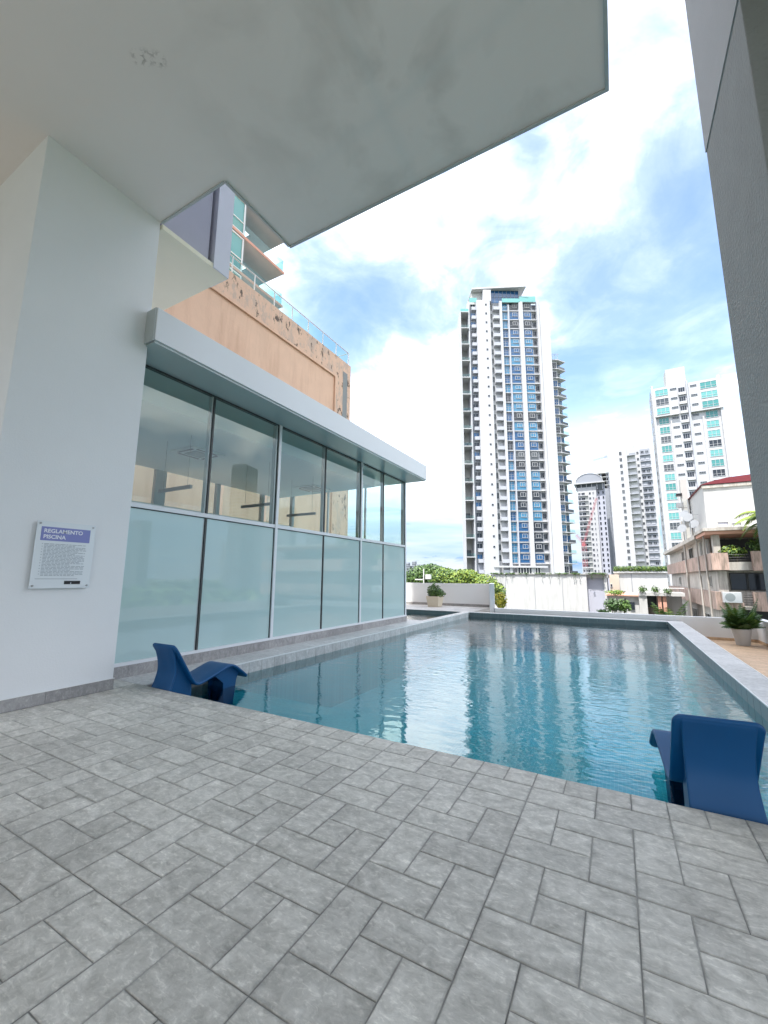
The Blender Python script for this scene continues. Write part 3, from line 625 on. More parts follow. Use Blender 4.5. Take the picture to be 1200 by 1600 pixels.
# ------------------------------------------------------------------ loungers
def sweep(mb, pts, hw, th, m, round_end=0.0, tilt=None):
    """thick ribbon along pts (y,z), width 2*hw along x, soft edges"""
    P_ = [Vector((0, y, z)) for y, z in pts]; dense = []
    n = len(P_)
    for i in range(n-1):
        a, b_, c, d = P_[max(i-1, 0)], P_[i], P_[i+1], P_[min(i+2, n-1)]
        for k in range(8):
            t = k/8; dense.append(.5*((2*b_)+(c-a)*t+(2*a-5*b_+4*c-d)*t*t+(3*b_-a-3*c+d)*t**3))
    dense.append(P_[-1]); Lc = [0]
    for a, b_ in zip(dense[:-1], dense[1:]): Lc.append(Lc[-1]+(b_-a).length)
    tot = Lc[-1]; ring = []; K = 16; r = th/2; k0 = len(mb.v); mi = mb.mi(m)
    for i, p in enumerate(dense):
        tg = (dense[min(i+1, len(dense)-1)]-dense[max(i-1, 0)]).normalized(); nr = Vector((0, -tg.z, tg.y))
        h = hw(Lc[i]/tot) if callable(hw) else hw
        e = min(Lc[i], tot-Lc[i])
        if round_end and e < round_end: h -= round_end*.9*(1-math.sqrt(max(0, 1-(1-e/round_end)**2)))
        rr = r if e > .012 else r*(.45+.55*e/.012)
        for j in range(K):
            if j < 6: a = -math.pi/2+math.pi*j/5; q_ = Vector((h-r, 0, 0)) + Vector((math.cos(a)*r, 0, 0)) + nr*math.sin(a)*rr
            elif j < 8: q_ = Vector(((h-r)*(1-(j-5)*2/3), 0, 0)) + nr*rr
            elif j < 14: a = math.pi/2+math.pi*(j-8)/5; q_ = Vector((-(h-r), 0, 0)) + Vector((math.cos(a)*r, 0, 0)) + nr*math.sin(a)*rr
            else: q_ = Vector((-(h-r)*(1-(j-13)*2/3), 0, 0)) - nr*rr
            mb.v.append(tuple(p+q_))
    nn = len(dense)
    for i in range(nn-1):
        for j in range(K): mb.f.append((k0+i*K+j, k0+i*K+(j+1) % K, k0+(i+1)*K+(j+1) % K, k0+(i+1)*K+j)); mb.m.append(mi)
    mb.f.append(tuple(k0+j for j in reversed(range(K)))); mb.m.append(mi); mb.f.append(tuple(k0+(nn-1)*K+j for j in range(K))); mb.m.append(mi)
SEAT = [(-.08, .545), (.0, .43), (.12, .24), (.23, .07), (.30, .0), (.38, -.005), (.58, .055), (.78, .12), (.88, .135), (.97, .10), (1.08, .02), (1.21, -.085)]
REAR = [(-.075, .53), (-.03, .42), (.0, .30), (.005, .18), (-.03, .04), (-.07, -.06), (-.09, -.20), (-.09, -.44)]
def lounger(loc, rz, label):
    t = thing('pool_lounger', label, 'lounger', loc, rz, 'blue moulded loungers in the shallow pool edge')
    q = MB(); sweep(q, SEAT, .25, .036, 'blue_plastic', .07); q.build('seat_shell', t, smooth=True)
    q = MB(); sweep(q, REAR, lambda s: .205 - .02*math.sin(math.pi*min(1, s*1.2)) + .02*s, .03, 'blue_plastic'); q.build('rear_support', t, smooth=True)
    for sx in (-1, 1):
        q = MB(); x0, x1 = sx*.155-.012, sx*.155+.012
        for poly in ([(.0, .37), (.035, .37), (.17, .16), (.27, .02), (.30, -.44), (-.08, -.44), (-.06, -.06), (.0, .12)],):
            a = [Vector((x0, y, z)) for y, z in poly]; c = [Vector((x1, y, z)) for y, z in poly]
            q.poly(a, 'blue_plastic'); q.poly(list(reversed(c)), 'blue_plastic')
            for i in range(len(a)): j = (i+1) % len(a); q.quad(a[j], a[i], c[i], c[j], 'blue_plastic')
        q.build('side_web', t)
        q = MB()
        for poly in ([(.62, .045), (.80, .105), (.90, .11), (1.0, .06), (1.08, -.0), (1.04, -.10), (1.0, -.44), (.84, -.44), (.80, -.10)],):
            a = [Vector((x0, y, z)) for y, z in poly]; c = [Vector((x1, y, z)) for y, z in poly]
            q.poly(a, 'blue_plastic'); q.poly(list(reversed(c)), 'blue_plastic')
            for i in range(len(a)): j = (i+1) % len(a); q.quad(a[j], a[i], c[i], c[j], 'blue_plastic')
        q.build('leg_web', t)
    q = MB(); q.box(-.143, .143, .86, .98, -.44, -.10, 'blue_plastic'); q.build('front_support', t, bevel=.01)
    return t
lounger((-5.31, 3.61, 0), 0, 'blue plastic lounger in the water beside the glass pavilion')
lounger((.50, 3.64, 0), R(5), 'blue plastic lounger seen from behind at the right end of the pool')

# ------------------------------------------------------------------ foliage helpers
def leaves(mb, c, rad, n, size, mats, seed=1, shell=.55, squash=1.0, elong=1.6):
    rr = random.Random(seed); c = Vector(c)
    for i in range(n):
        while True:
            v = Vector((rr.uniform(-1, 1), rr.uniform(-1, 1), rr.uniform(-1, 1)))
            if .05 < v.length < 1: break
        v = v.normalized()*(shell+(1-shell)*rr.random()**.7)
        p = c + Vector((v.x*rad[0], v.y*rad[1], v.z*rad[2]))
        nrm = (v + Vector((rr.uniform(-1, 1), rr.uniform(-1, 1), rr.uniform(-.4, 1.2)))*.8).normalized()
        a = nrm.orthogonal().normalized(); a.rotate(Matrix.Rotation(rr.uniform(0, 6.28), 3, nrm)); b_ = nrm.cross(a); s = size*rr.uniform(.6, 1.3)
        mb.poly([p-a*s*elong*.5, p+b_*s*.4, p+a*s*elong*.5, p-b_*s*.4], mats[int(rr.random()*len(mats))])
def tree(name, loc, lobes, n, size, mats, label, trunk_r=.18, cat='tree', group=None):
    t = thing(name, label, cat, loc, 0, group); q = MB(); top = max(l[0][2] for l in lobes)
    zc_ = min(l[0][2] for l in lobes)
    q.tube((0, 0, 0), (0, 0, zc_*.7), trunk_r, 'bark', 8, trunk_r*.7)
    for c, r_ in lobes: q.tube((0, 0, zc_*.68), c, trunk_r*.55, 'bark', 6, trunk_r*.12)
    q.build('trunk', t)
    q = MB(); tot = sum(r_[0]*r_[1]+r_[0]*r_[2] for c, r_ in lobes)
    for i, (c, r_) in enumerate(lobes): leaves(q, c, r_, int(n*(r_[0]*r_[1]+r_[0]*r_[2])/tot), size, mats[i % len(mats)], seed=hash((i, n)) % 999+i)
    q.build('crown', t); return t
def frond(mb, base, az, L, droop, m, w_=.05, rise=1.0, leaflets=14):
    pts = []; base = Vector(base); d = Vector((math.cos(az), math.sin(az), 0))
    for k in range(9):
        s = k/8; pts.append(base + d*L*s*(1-.15*s) + Vector((0, 0, L*(rise*s*.8-droop*s*s))))
    for a, b_ in zip(pts[:-1], pts[1:]): mb.tube(a, b_, .006, m, 4)
    side = Vector((-d.y, d.x, 0))
    for k in range(1, leaflets):
        s = k/leaflets; i = min(int(s*8), 7); p = pts[i].lerp(pts[i+1], s*8-i); tg = (pts[i+1]-pts[i]).normalized()
        ll = L*.34*math.sin(math.pi*min(1, s*.85+.12))
        for sg_ in (-1, 1):
            e = p + side*sg_*ll*.8 + tg*ll*.55 - Vector((0, 0, ll*.35)); wv = tg*w_*.5
            mb.poly([p-wv, p+wv, e], m)

# planter with round shrub, by the back wall
pl = thing('potted_shrub', 'round green shrub in a cream square planter before the back wall', 'potted plant', (-8.12, 19.85, 0))
q = MB(); q.v = []; k = q.mi('pot_cream')
def taper(q, a0, a1, z0, z1, m, th=.03, n=4, rot=math.pi/4):
    k = q.mi(m); i = len(q.v)
    prof = [(a0, z0), (a1, z1), (a1-th, z1), (a0-th, z0+.05)]
    for r_, z_ in prof:
        for j in range(n): t_ = rot+2*math.pi*j/n; f_ = 1/math.cos(math.pi/n) if n == 4 else 1; q.v.append((r_*f_*math.cos(t_), r_*f_*math.sin(t_), z_))
    for s_ in range(3):
        for j in range(n): q.f.append((i+s_*n+j, i+s_*n+(j+1) % n, i+(s_+1)*n+(j+1) % n, i+(s_+1)*n+j)); q.m.append(k)
    q.f.append(tuple(i+3*n+j for j in range(n))); q.m.append(k); q.f.append(tuple(i+j for j in reversed(range(n)))); q.m.append(k)
taper(q, .27, .345, 0, .52, 'pot_cream'); q.build('pot', pl, bevel=.03)
q = MB(); q.box(-.3, .3, -.3, .3, .44, .47, 'soil'); q.build('soil', pl)
q = MB(); leaves(q, (0, 0, .78), (.42, .42, .32), 900, .07, ['leaf_dark', 'leaf_dark', 'leaf_mid'], 3, .3); leaves(q, (.1, 0, .65), (.5, .4, .2), 500, .07, ['leaf_dark', 'leaf_mid'], 4, .4); leaves(q, (-.05, 0, 1.05), (.1, .1, .14), 60, .06, ['leaf_mid'], 5, .2)
for (a, b_) in ((0, 0), (.2, .1), (-.2, .1), (.1, -.15)): q.tube((a*.3, b_*.3, .44), (a, b_, .8), .012, 'bark', 5)
q.build('foliage', pl)
# round pot with palm-like plant on the terrace
pl = thing('potted_palm', 'dark bushy palm in a round grey pot in the terrace corner', 'potted plant', (3.28, 17.1, -.57))
q = MB(); taper(q, .17, .255, 0, .50, 'pot_grey', n=24, rot=0); q.build('pot', pl, smooth=False, bevel=.01)
q = MB(); q.tube((0, 0, .42), (0, 0, .44), .2, 'soil', 20); q.build('soil', pl)
q = MB(); rr = random.Random(4)
for k in range(110): frond(q, (rr.uniform(-.08, .08), rr.uniform(-.08, .08), .44), rr.uniform(0, 6.28), rr.uniform(.42, .66), rr.uniform(.2, .75), 'leaf_dark' if k % 5 else 'leaf_mid', .06, rr.uniform(.9, 2.3))
q.build('foliage', pl)

# ------------------------------------------------------------------ window helper for buildings
WC = {}
def window(parent, x, z, w_, h_, pane, nx=2, ny=1, frame='tower_white', y=0, rz=0, bar=.07, name='window', split=True, sill=False, loc=None):
    """window facing -Y of its parent: frame part with a pane as its sub-part"""
    key = (round(w_, 2), round(h_, 2), pane, nx, str(ny), frame, round(bar, 3), sill)
    if key not in WC:
        q = MB(); b_ = bar
        q.box(0, w_, 0, .10, 0, b_, frame); q.box(0, w_, 0, .10, h_-b_, h_, frame); q.box(0, b_, 0, .10, b_, h_-b_, frame); q.box(w_-b_, w_, 0, .10, b_, h_-b_, frame)
        for k in range(1, nx): q.box(w_*k/nx-b_*.4, w_*k/nx+b_*.4, .005, .09, b_, h_-b_, frame)
        zs = ny if isinstance(ny, (list, tuple)) else [h_*k/ny for k in range(1, ny)]
        for z_ in zs: q.box(b_, w_-b_, .008, .09, z_-b_*.4, z_+b_*.4, frame)
        if sill: q.box(-.05, w_+.05, -.12, 0, -.06, .0, frame)
        p_ = MB(); p_.quad((b_*.5, .06, b_*.5), (w_-b_*.5, .06, b_*.5), (w_-b_*.5, .06, h_-b_*.5), (b_*.5, .06, h_-b_*.5), pane)
        WC[key] = (q.mesh('window'), p_.mesh('pane'))
    fr_, pa = WC[key]
    o = link(name, fr_, parent, (x, y, z) if loc is None else loc, rz); link('pane', pa, o); return o

# ------------------------------------------------------------------ main white tower
GZ = -22
k0 = .0
TW = thing('residential_tower', 'tallest white tower with blue window columns and a roof terrace', 'building', (E2.x*125, E2.y*125, GZ), math.atan2(E1.y, E1.x))
def TB(name, boxes, m, parent=TW, **k):
    q = MB()
    for bx in boxes: q.box(bx[0], bx[1], bx[2], bx[3], bx[4]-GZ, bx[5]-GZ, m)
    return q.build(name, parent, **k)
PIT = (90.86-7.43)/26; ZR = [90.86-PIT*k for k in range(29)]   # centres of the rows
TOP = 92.3
q = MB(); q.prism([(27.9, .95), (54.0, .95), (54.0, 18), (32.2, 18)], 0, TOP-.3-GZ, 'tower_white'); q.prism([(25.0, 3.99), (28, 3.99), (28.4, 6), (25.7, 6)], 0, 88.4-GZ, 'tower_white'); q.build('core', TW)
TB('pier', [(27.5, 27.85, -.2, 3.9, GZ, TOP)], 'tower_white')
TB('pier', [(30.15, 34.6, -.6, .95, GZ, 92.6)], 'tower_white')
TB('pier', [(37.82, 38.6, -.5, .95, GZ, 92.4)], 'tower_white')
TB('pier', [(40.62, 41.08, -.1, .95, GZ, 91.5)], 'tower_pale')
TB('pier', [(44.2, 45.5, -.4, .95, GZ, 92.3)], 'tower_white')
TB('pier', [(50.15, 50.85, -.5, .6, GZ, 92.6)], 'tower_white')
TB('groove', [(50.85, 50.97, -.2, .6, GZ, 91.8)], 'tower_grey')
TB('pier', [(50.97, 54.08, -.5, .6, GZ, 91.7)], 'tower_white')
TB('shaft', [(32.5, 35.05, -.62, 3, 92.3, 96.4)], 'tower_white')
# slab edges over the glazed columns and spandrels
a_ = MB().box(38.62, 50.14, .12, .95, PIT*.5-.13, PIT*.5+.07, 'tower_white').mesh('floor_slab')
b_1 = MB().box(28.6, 30.12, -.1, .95, -1.45, -.35, 'tower_pale').mesh('spandrel')
c_1 = MB().box(35.8, 37.8, -.35, -.2, -1.45, -.35, 'tower_pale').box(35.8, 37.8, -.2, .95, -1.5, -1.35, 'tower_pale').mesh('service_balcony')
for z in ZR:
    link('floor_slab', a_, TW, (0, 0, z-GZ)); link('spandrel', b_1, TW, (0, 0, z-GZ)); link('service_balcony', c_1, TW, (0, 0, z-GZ))
TB('recess_wall', [(27.9, 30.1, 1.0-.08, 1.02-.08, GZ, 92)], 'tower_grey')
cols = ['pane_dark', 'pane_blue', 'pane_dark', 'pane_blue', 'pane_sky', 'pane_blue', 'pane_sky', 'pane_blue', 'pane_blue', 'pane_sky', 'pane_sky', 'pane_sky', 'pane_dark', 'pane_sky', 'pane_blue', 'pane_blue', 'pane_grey', 'pane_dark', 'pane_sky', 'pane_sky', 'pane_dark', 'pane_dark', 'pane_sky', 'pane_blue', 'pane_blue', 'pane_blue', 'pane_blue', 'pane_grey', 'pane_dark']
r3 = random.Random(11)
for i, z in enumerate(ZR):
    zl = z-GZ
    if i < 27:
        window(TW, 28.35, zl-.35, 1.7, 1.5, r3.choice(['pane_dark', 'pane_dark', 'pane_blue']), 2, 1, 'greyframe', y=.80, bar=.06)
        window(TW, 32.95, zl-.2, .62, .62, 'pane_dark', 1, 1, 'tower_grey', y=-.68, bar=.05)
        window(TW, 34.72, zl-.9, 1.05, 1.9, 'pane_dark', 2, 1, 'greyframe', y=.80, bar=.06)
        window(TW, 49.0, zl-.6, 1.0, 1.6, 'pane_dark', 2, 1, 'tower_grey', y=.80, bar=.06)
        pa = r3.choice(['pane_blue', 'pane_sky', 'pane_dark', 'pane_sky'])
        window(TW, 38.68, zl-1.4, 1.9, 2.75, pa, 2, [1.0, 1.7], 'tower_pale', y=.5, bar=.08)
        pa = cols[i]
        window(TW, 41.12, zl-1.4, 3.05, 2.75, pa, 1, [1.0], 'tower_pale', y=.3, bar=.06)
        window(TW, 42.2, zl-.3, 1.6, 1.25, pa, 2, 1, 'tower_white', y=.2, bar=.09)
        pb_ = cols[i] if r3.random() < .7 else r3.choice(['pane_dark', 'pane_sky'])
        window(TW, 45.55, zl-1.4, 3.0, 2.75, pb_, 1, [1.0], 'tower_pale', y=.3, bar=.06)
        window(TW, 46.3, zl-.3, 1.6, 1.25, pb_, 2, 1, 'tower_white', y=.2, bar=.09)
# left balcony bay: double-height openings
q = MB(); q.box(24.72, 24.95, -.4, 3.95, 0, 88.6-GZ, 'tower_white'); q.build('bay_pier', TW)
nb = 15
bz = [88.5 - k*(88.5-2.0)/nb for k in range(nb+1)]
for k in range(nb+1):
    q = MB(); q.box(24.95, 27.5, -.5, 3.95, bz[k]-GZ-.25, bz[k]-GZ, 'tower_white'); q.build('balcony_slab', TW)
    if k < nb:
        h_ = bz[k]-bz[k+1]
        q = MB(); q.box(24.95, 27.5, 3.7, 3.98, bz[k+1]-GZ, bz[k]-GZ-.25, 'balcony_wall'); q.build('balcony_back_wall', TW)
        q = MB(); q.box(24.98, 27.48, -.45, -.38, bz[k+1]-GZ, bz[k+1]-GZ+1.0, 'railglass'); q.build('balcony_glass', TW)
        if k % 2 == 1: q = MB(); q.box(25.6, 27.2, 3.6, 3.69, bz[k+1]-GZ+.1, bz[k+1]-GZ+2.2, 'pane_grey'); q.build('balcony_door', TW)
# crown of the tower
q = MB(); q.prism([(28.9, 0), (46.6, -1.5), (46.6, 9), (28.9, 9)], 97.0-GZ, 97.55-GZ, 'tower_white'); q.build('roof_canopy', TW)
q = MB(); q.box(29.0, 32.45, 1.6, 6, 92-GZ, 96.95-GZ, 'balcony_wall'); q.build('penthouse_wall', TW)
pg = TB('penthouse_glazing', [(35.3, 44.6, .6, .7, 92.5, 96.9)], 'pane_blue')
TB('penthouse_block', [(35.3, 44.6, .72, 8, 92, 96.95)], 'tower_grey')
for k in range(8): TB('glazing_bar', [(35.3+k*1.33-.04, 35.3+k*1.33+.04, .5, .598, 92.5, 96.9)], 'tower_grey')
TB('glazing_bar', [(35.3, 44.6, .49, .499, 94.5, 94.6)], 'tower_grey')
TB('terrace_rail', [(44.6, 49.9, -.3, -.24, 92.3, 94.3), (38.7, 44.6, -.4, -.34, 92.0, 93.4), (27.9, 30.4, -.3, -.24, 92.0, 93.6)], 'pane_teal2')
TB('terrace_rail', [(24.9, 27.5, -.3, -.24, 88.6, 89.6)], 'pane_teal2')
# lower wing to the right
TB('wing_core', [(54.1, 57.3, 3.4, 20, GZ, 73.4), (57.3, 59.0, 5.0, 18, GZ, 73)], 'tower_white')
wz = [71.6-PIT*k for k in range(23)]
for i, z in enumerate(wz):
    zl = z-GZ
    window(TW, 54.35, zl-1.0, 2.75, 2.0, r3.choice(['pane_blue', 'pane_dark', 'pane_grey', 'pane_blue', 'pane_sky']), 4, [.8], 'tower_white', y=3.28, bar=.08)
    q = MB(); q.prism([(54.1, 2.9), (57.3, 2.6), (60.6, 4.4), (58.9, 8), (54.1, 8)], zl-1.55, zl-1.33, 'tower_white'); q.build('balcony_slab', TW)
    q = MB(); q.prism([(57.4, 2.75), (60.3, 4.4), (60.25, 4.5), (57.4, 2.85)], zl-1.33, zl-.45, 'railglass' if i % 3 else 'pane_grey'); q.build('balcony_rail', TW)
    q = MB(); q.box(57.6, 58.9, 4.9, 4.98, zl-1.2, zl+1.0, 'pane_grey' if i % 2 else 'pane_blue'); q.build('balcony_door', TW)
q = MB(); q.prism([(54.1, 2.9), (57.3, 2.6), (60.6, 4.4), (58.9, 8), (54.1, 8)], 73.2-GZ, 73.5-GZ, 'tower_white'); q.build('wing_roof', TW)
q = MB()
for k in range(5): q.tube((54.4+k*.9, 4, 73.4-GZ), (54.4+k*.9, 4, 76.2-GZ), .06, 'metal', 5)
q.tube((54.2, 4, 76.1-GZ), (58.4, 4, 76.1-GZ), .07, 'metal', 5); q.tube((54.4, 4, 74.8-GZ), (58.2, 4, 76-GZ), .06, 'metal', 5)
q.build('roof_frame', TW)
TB('podium_storey', [(33.0, 49.0, -.9, .1, 4.6, 5.1)], 'tower_white')
TB('lobby_glazing', [(40.0, 47.0, -.3, -.2, GZ, 4.5)], 'pane_dark')
for k in range(9): TB('lobby_column', [(40+k*.85, 40.25+k*.85, -.5, -.3, GZ, 4.5)], 'balcony_wall')

# ------------------------------------------------------------------ generic grid-aligned buildings (faces look to -Y)
def block(name, label, x0, x1, Y, depth, top, m='tower_white', cat='building', group=None, part='wall'):
    t = thing(name, label, cat, (x0, Y, GZ), 0, group)
    q = MB(); q.box(0, x1-x0, 0, depth, 0, top-GZ, m); q.build(part, t); return t
# green glass tower
gx0, gx1, gY = 13.6, 30.9, 150
gt = block('residential_tower', 'white tower with two columns of teal windows and a tall roof box', gx0, gx1, gY, 9, 61.0)
pit = 3.0; zt = 59.3
def gx(px, py=700): return onY(px, py, gY).x - gx0
c1a, c1b = 1.25, 4.0
for i in range(20):
    zl = zt - pit*i - GZ; wide = i < 3
    a0, a1 = (.9, 4.3) if wide else (1.3, 3.95)
    window(gt, a0, zl-1.05, a1-a0, 2.1, r3.choice(['pane_teal', 'pane_teal2', 'pane_teal2', 'pane_teal', 'pane_grey']), 3, [.75], 'tower_white', y=-1.12 if wide else -.12, bar=.09)
    b0, b1 = (12.3, 16.3) if wide else (13.0, 16.0)
    window(gt, b0, zl-1.05, b1-b0, 2.1, r3.choice(['pane_teal', 'pane_teal2', 'pane_teal2', 'pane_teal', 'pane_dark']), 3, [.75], 'tower_white', y=-1.12 if wide else -.12, bar=.09)
    window(gt, 4.8, zl+.2, 1.7, .6, 'pane_grey', 3, 1, 'tower_grey', y=-1.12 if wide else -.12, bar=.06, name='vent_window')
    window(gt, 9.9, zl+.2, 1.6, .6, 'pane_grey', 3, 1, 'tower_grey', y=-1.12 if wide else -.12, bar=.06, name='vent_window')
    window(gt, 7.0, zl-.6, 1.7, 1.6, 'pane_dark', 3, 1, 'tower_pale', y=.3-.42, bar=.08)
    q = MB(); q.box(6.9, 8.9, -.5, -.13, zl-1.5, zl-.65, 'tower_white'); q.build('balcony', gt)
q = MB(); q.box(.4, 6.6, -1.0, -.02, zt-3*pit+1.3-GZ, 61.0-GZ, 'tower_white'); q.box(9.5, 17.2, -1.0, -.02, zt-3*pit+1.3-GZ, 61.0-GZ, 'tower_white'); q.build('upper_bay', gt)
q = MB(); q.box(0, .55, -.7, -.02, 0, 62.2-GZ, 'tower_white'); q.box(4.25, 4.6, -.4, -.02, 0, 50-GZ, 'tower_white'); q.box(9.0, 9.45, -.8, -.02, 0, 62-GZ, 'tower_pale'); q.box(12.2, 12.6, -.4, -.02, 0, 50-GZ, 'tower_white'); q.box(16.6, 17.3, -.7, -.02, 0, 62.0-GZ, 'tower_white'); q.build('fins', gt)
q = MB(); q.box(4.3, 9.3, .5, 6, 61.0-GZ, 67.2-GZ, 'balcony_wall'); q.build('roof_box', gt)
for i in range(24):
    q = MB(); q.box(-.06, -.01, 3.0, 5.0, 60-2.9*i-GZ, 61.6-2.9*i-GZ, 'pane_dark'); q.build('side_window', gt)
# mid white tower
mt_ = block('residential_tower', 'plain white tower with a single column of small windows', .0, 7.6, 210, 14, 60.6)
q = MB(); q.box(7.6, 10.8, .8, 12, 0, 60.0-GZ, 'balcony_wall'); q.build('balcony_core', mt_)
for i in range(19):
    zl = 57.6-2.95*i-GZ
    window(mt_, 4.6, zl-.8, 1.1, 1.7, r3.choice(['pane_dark', 'pane_grey', 'pane_grey']), 2, 1, 'tower_white', y=-.1, bar=.07)
    q = MB(); q.box(7.6, 11.0, -.3, .8, zl-1.4, zl-1.15, 'tower_pale'); q.box(8.4, 10.9, -.28, -.2, zl-1.15, zl-.35, 'tower_grey'); q.build('balcony', mt_)
# second mid tower with grey recess
m2_ = block('residential_tower', 'white and grey tower squeezed between plain white and teal windowed towers', 10.9, 17.6, 215, 14, 60.2, 'tower_white')
q = MB(); q.box(.2, 6.2, 3, 10, 60.2-GZ, 68.5-GZ, 'tower_white'); q.build('roof_storey', m2_)
q = MB(); q.box(2.0, 5.9, -.05, -.01, 0, 59.8-GZ, 'tower_grey'); q.build('grey_panel', m2_)
for i in range(20):
    zl = 58.3-2.95*i-GZ
    window(m2_, .7, zl-.6, .9, 1.2, 'pane_dark', 2, 1, 'tower_white', y=-.1, bar=.06)
    for xx in (2.3, 4.1): window(m2_, xx, zl-.6, 1.3, 1.3, r3.choice(['pane_dark', 'pane_grey', 'tower_pale']), 2, 1, 'tower_pale', y=-.16, bar=.08)
    q = MB(); q.box(2.0, 5.95, -.7, -.06, zl-1.45, zl-1.25, 'tower_pale'); q.build('balcony_slab', m2_)
# domed tower
dt = block('domed_tower', 'tall apartment tower topped by a glass barrel dome', -14.8, -6.2, 230, 14, 47.5, 'tower_white')
q = MB(); q.box(8.6, 12.4, 1.2, 13, 0, 50-GZ, 'lavender'); q.build('side_wing', dt)  # shaded side of the tower, its shade painted in as lavender
q = MB(); K = 16
arc = [(-.6+6.2-6.2*math.cos(math.pi*j/K)*1.0, 49.8+4.6*math.sin(math.pi*j/K)) for j in range(K+1)]
for (a, c) in zip(arc[:-1], arc[1:]): q.quad((a[0], -1, a[1]-GZ), (c[0], -1, c[1]-GZ), (c[0], 10, c[1]-GZ), (a[0], 10, a[1]-GZ), 'pane_grey')
q.poly([(x, -1, z-GZ) for x, z in reversed(arc)], 'tower_grey'); q.build('dome', dt)
q = MB()
for (a, c) in zip(arc[:-1], arc[1:]): q.tube((a[0], -1.1, a[1]-GZ), (c[0], -1.1, c[1]-GZ), .15, 'tower_white', 5)
q.box(-1.4, 12.6, -1.5, 8, 49.2-GZ, 49.7-GZ, 'tower_white'); q.box(-.4, 11.6, .5, 7, 46-GZ, 49.2-GZ, 'pane_grey')
for k in range(6): q.box(-.6+k*2.4, -.3+k*2.4, -.2, .1, 46-GZ, 49.2-GZ, 'tower_white')
q.build('crown_gallery', dt)
for i in range(17):
    zl = 44.2-2.6*i-GZ
    for xx, ww, pm in ((.3, 1.1, 'pane_grey'), (1.8, 1.6, 'pane_dark'), (5.2, .9, 'pane_dark'), (6.9, .5, 'pane_dark')): window(dt, xx, zl-.6, ww, 1.2, pm, 2, 1, 'tower_pale', y=-.1, bar=.07)
    q = MB(); q.box(.1, 4.8, -.9, -.02, zl-1.2, zl-1.0, 'tower_white'); q.box(3.4, 4.8, -.06, -.01, zl-.9, zl+.9, 'balcony_wall'); q.build('balcony_slab', dt)
    for xx in (9.2, 11.2): window(dt, xx, zl-.6, .8, 1.5, 'pane_dark', 1, 1, 'lavender', y=1.1, bar=.06)
# unfinished block behind it, and its crane
cb = block('unfinished_tower', 'bare concrete floors of a tower under construction behind the dome', -7.4, .4, 250, 12, 50, 'tower_grey')
for k in range(4):
    q = MB(); q.box(-.6-k*.1, 8.4, -.6, 11, 51.5+k*2.3-GZ, 51.9+k*2.3-GZ, 'balcony_wall'); q.build('floor_slab', cb)
    for xx in (.2, 3.2, 6.8): q = MB(); q.box(xx, xx+.6, 0, .6, 51.9+(k-1)*2.3-GZ, 51.5+k*2.3-GZ, 'tower_grey'); q.build('column', cb)
    q = MB(); q.box(.6, 7.8, 3, 3.1, 51.9+(k-1)*2.3-GZ, 51.5+k*2.3-GZ, 'black'); q.build('dark_infill', cb)  # black sheet set back between the bare floors
for xx in (-.3, 1.2, 3.0, 4.2): q = MB(); q.tube((xx, 0, 58.6-GZ), (xx, 0, 61.5-GZ), .08, 'metal', 5); q.build('rebar_post', cb)
def lattice(q, a, b_, w_, n, m, r_=.09):
    a = Vector(a); b_ = Vector(b_); d = (b_-a).normalized(); u = d.orthogonal().normalized(); v = d.cross(u)
    cs = [(u+v)*w_*.5, (u-v)*w_*.5, (-u-v)*w_*.5, (-u+v)*w_*.5]
    for c in cs: q.tube(a+c, b_+c, r_, m, 4)
    for k in range(n):
        p, s = a.lerp(b_, k/n), a.lerp(b_, (k+1)/n)
        for j in range(4): q.tube(p+cs[j], s+cs[(j+1) % 4], r_*.7, m, 3)
p0 = onY(948, 712, 245); p1 = onY(926, 716, 245)
cr1 = thing('tower_crane', 'pale crane jib reaching out above the unfinished block', 'crane', (p0.x, 245, GZ))
q = MB(); lattice(q, (0, 0, 0), (0, 0, p0.z-GZ+2), 1.4, 30, 'tower_grey'); q.build('mast', cr1)
q = MB(); lattice(q, (2, 0, p0.z-GZ), (p1.x-p0.x, 0, p1.z-GZ-1.2), .9, 12, 'tower_grey'); q.build('jib', cr1)
pr_ = onY(915, 893, 190)
cr2 = thing('tower_crane', 'red and white crane mast standing before the domed tower', 'crane', (pr_.x, 190, GZ))
pt = onY(914, 850, 190)
for k in range(12):
    z0_, z1_ = (pt.z-GZ)*k/12, (pt.z-GZ)*(k+1)/12; q = MB(); lattice(q, (0, 0, z0_), (0, 0, z1_), 1.3, 2, 'crane_red' if k % 2 else 'tower_white', .06); q.build('mast_section', cr2)
q = MB(); lattice(q, (0, 0, pt.z-GZ), (-2.6, 0, pt.z-GZ+4.0), .8, 5, 'crane_red', .05); lattice(q, (0, 0, pt.z-GZ), (6.0, 0, pt.z-GZ+19), .6, 12, 'crane_red', .045); q.build('jib', cr2)
q = MB(); q.box(-.6, .6, -.8, .8, pt.z-GZ-1.0, pt.z-GZ+.2, 'crane_red'); q.build('cab', cr2)

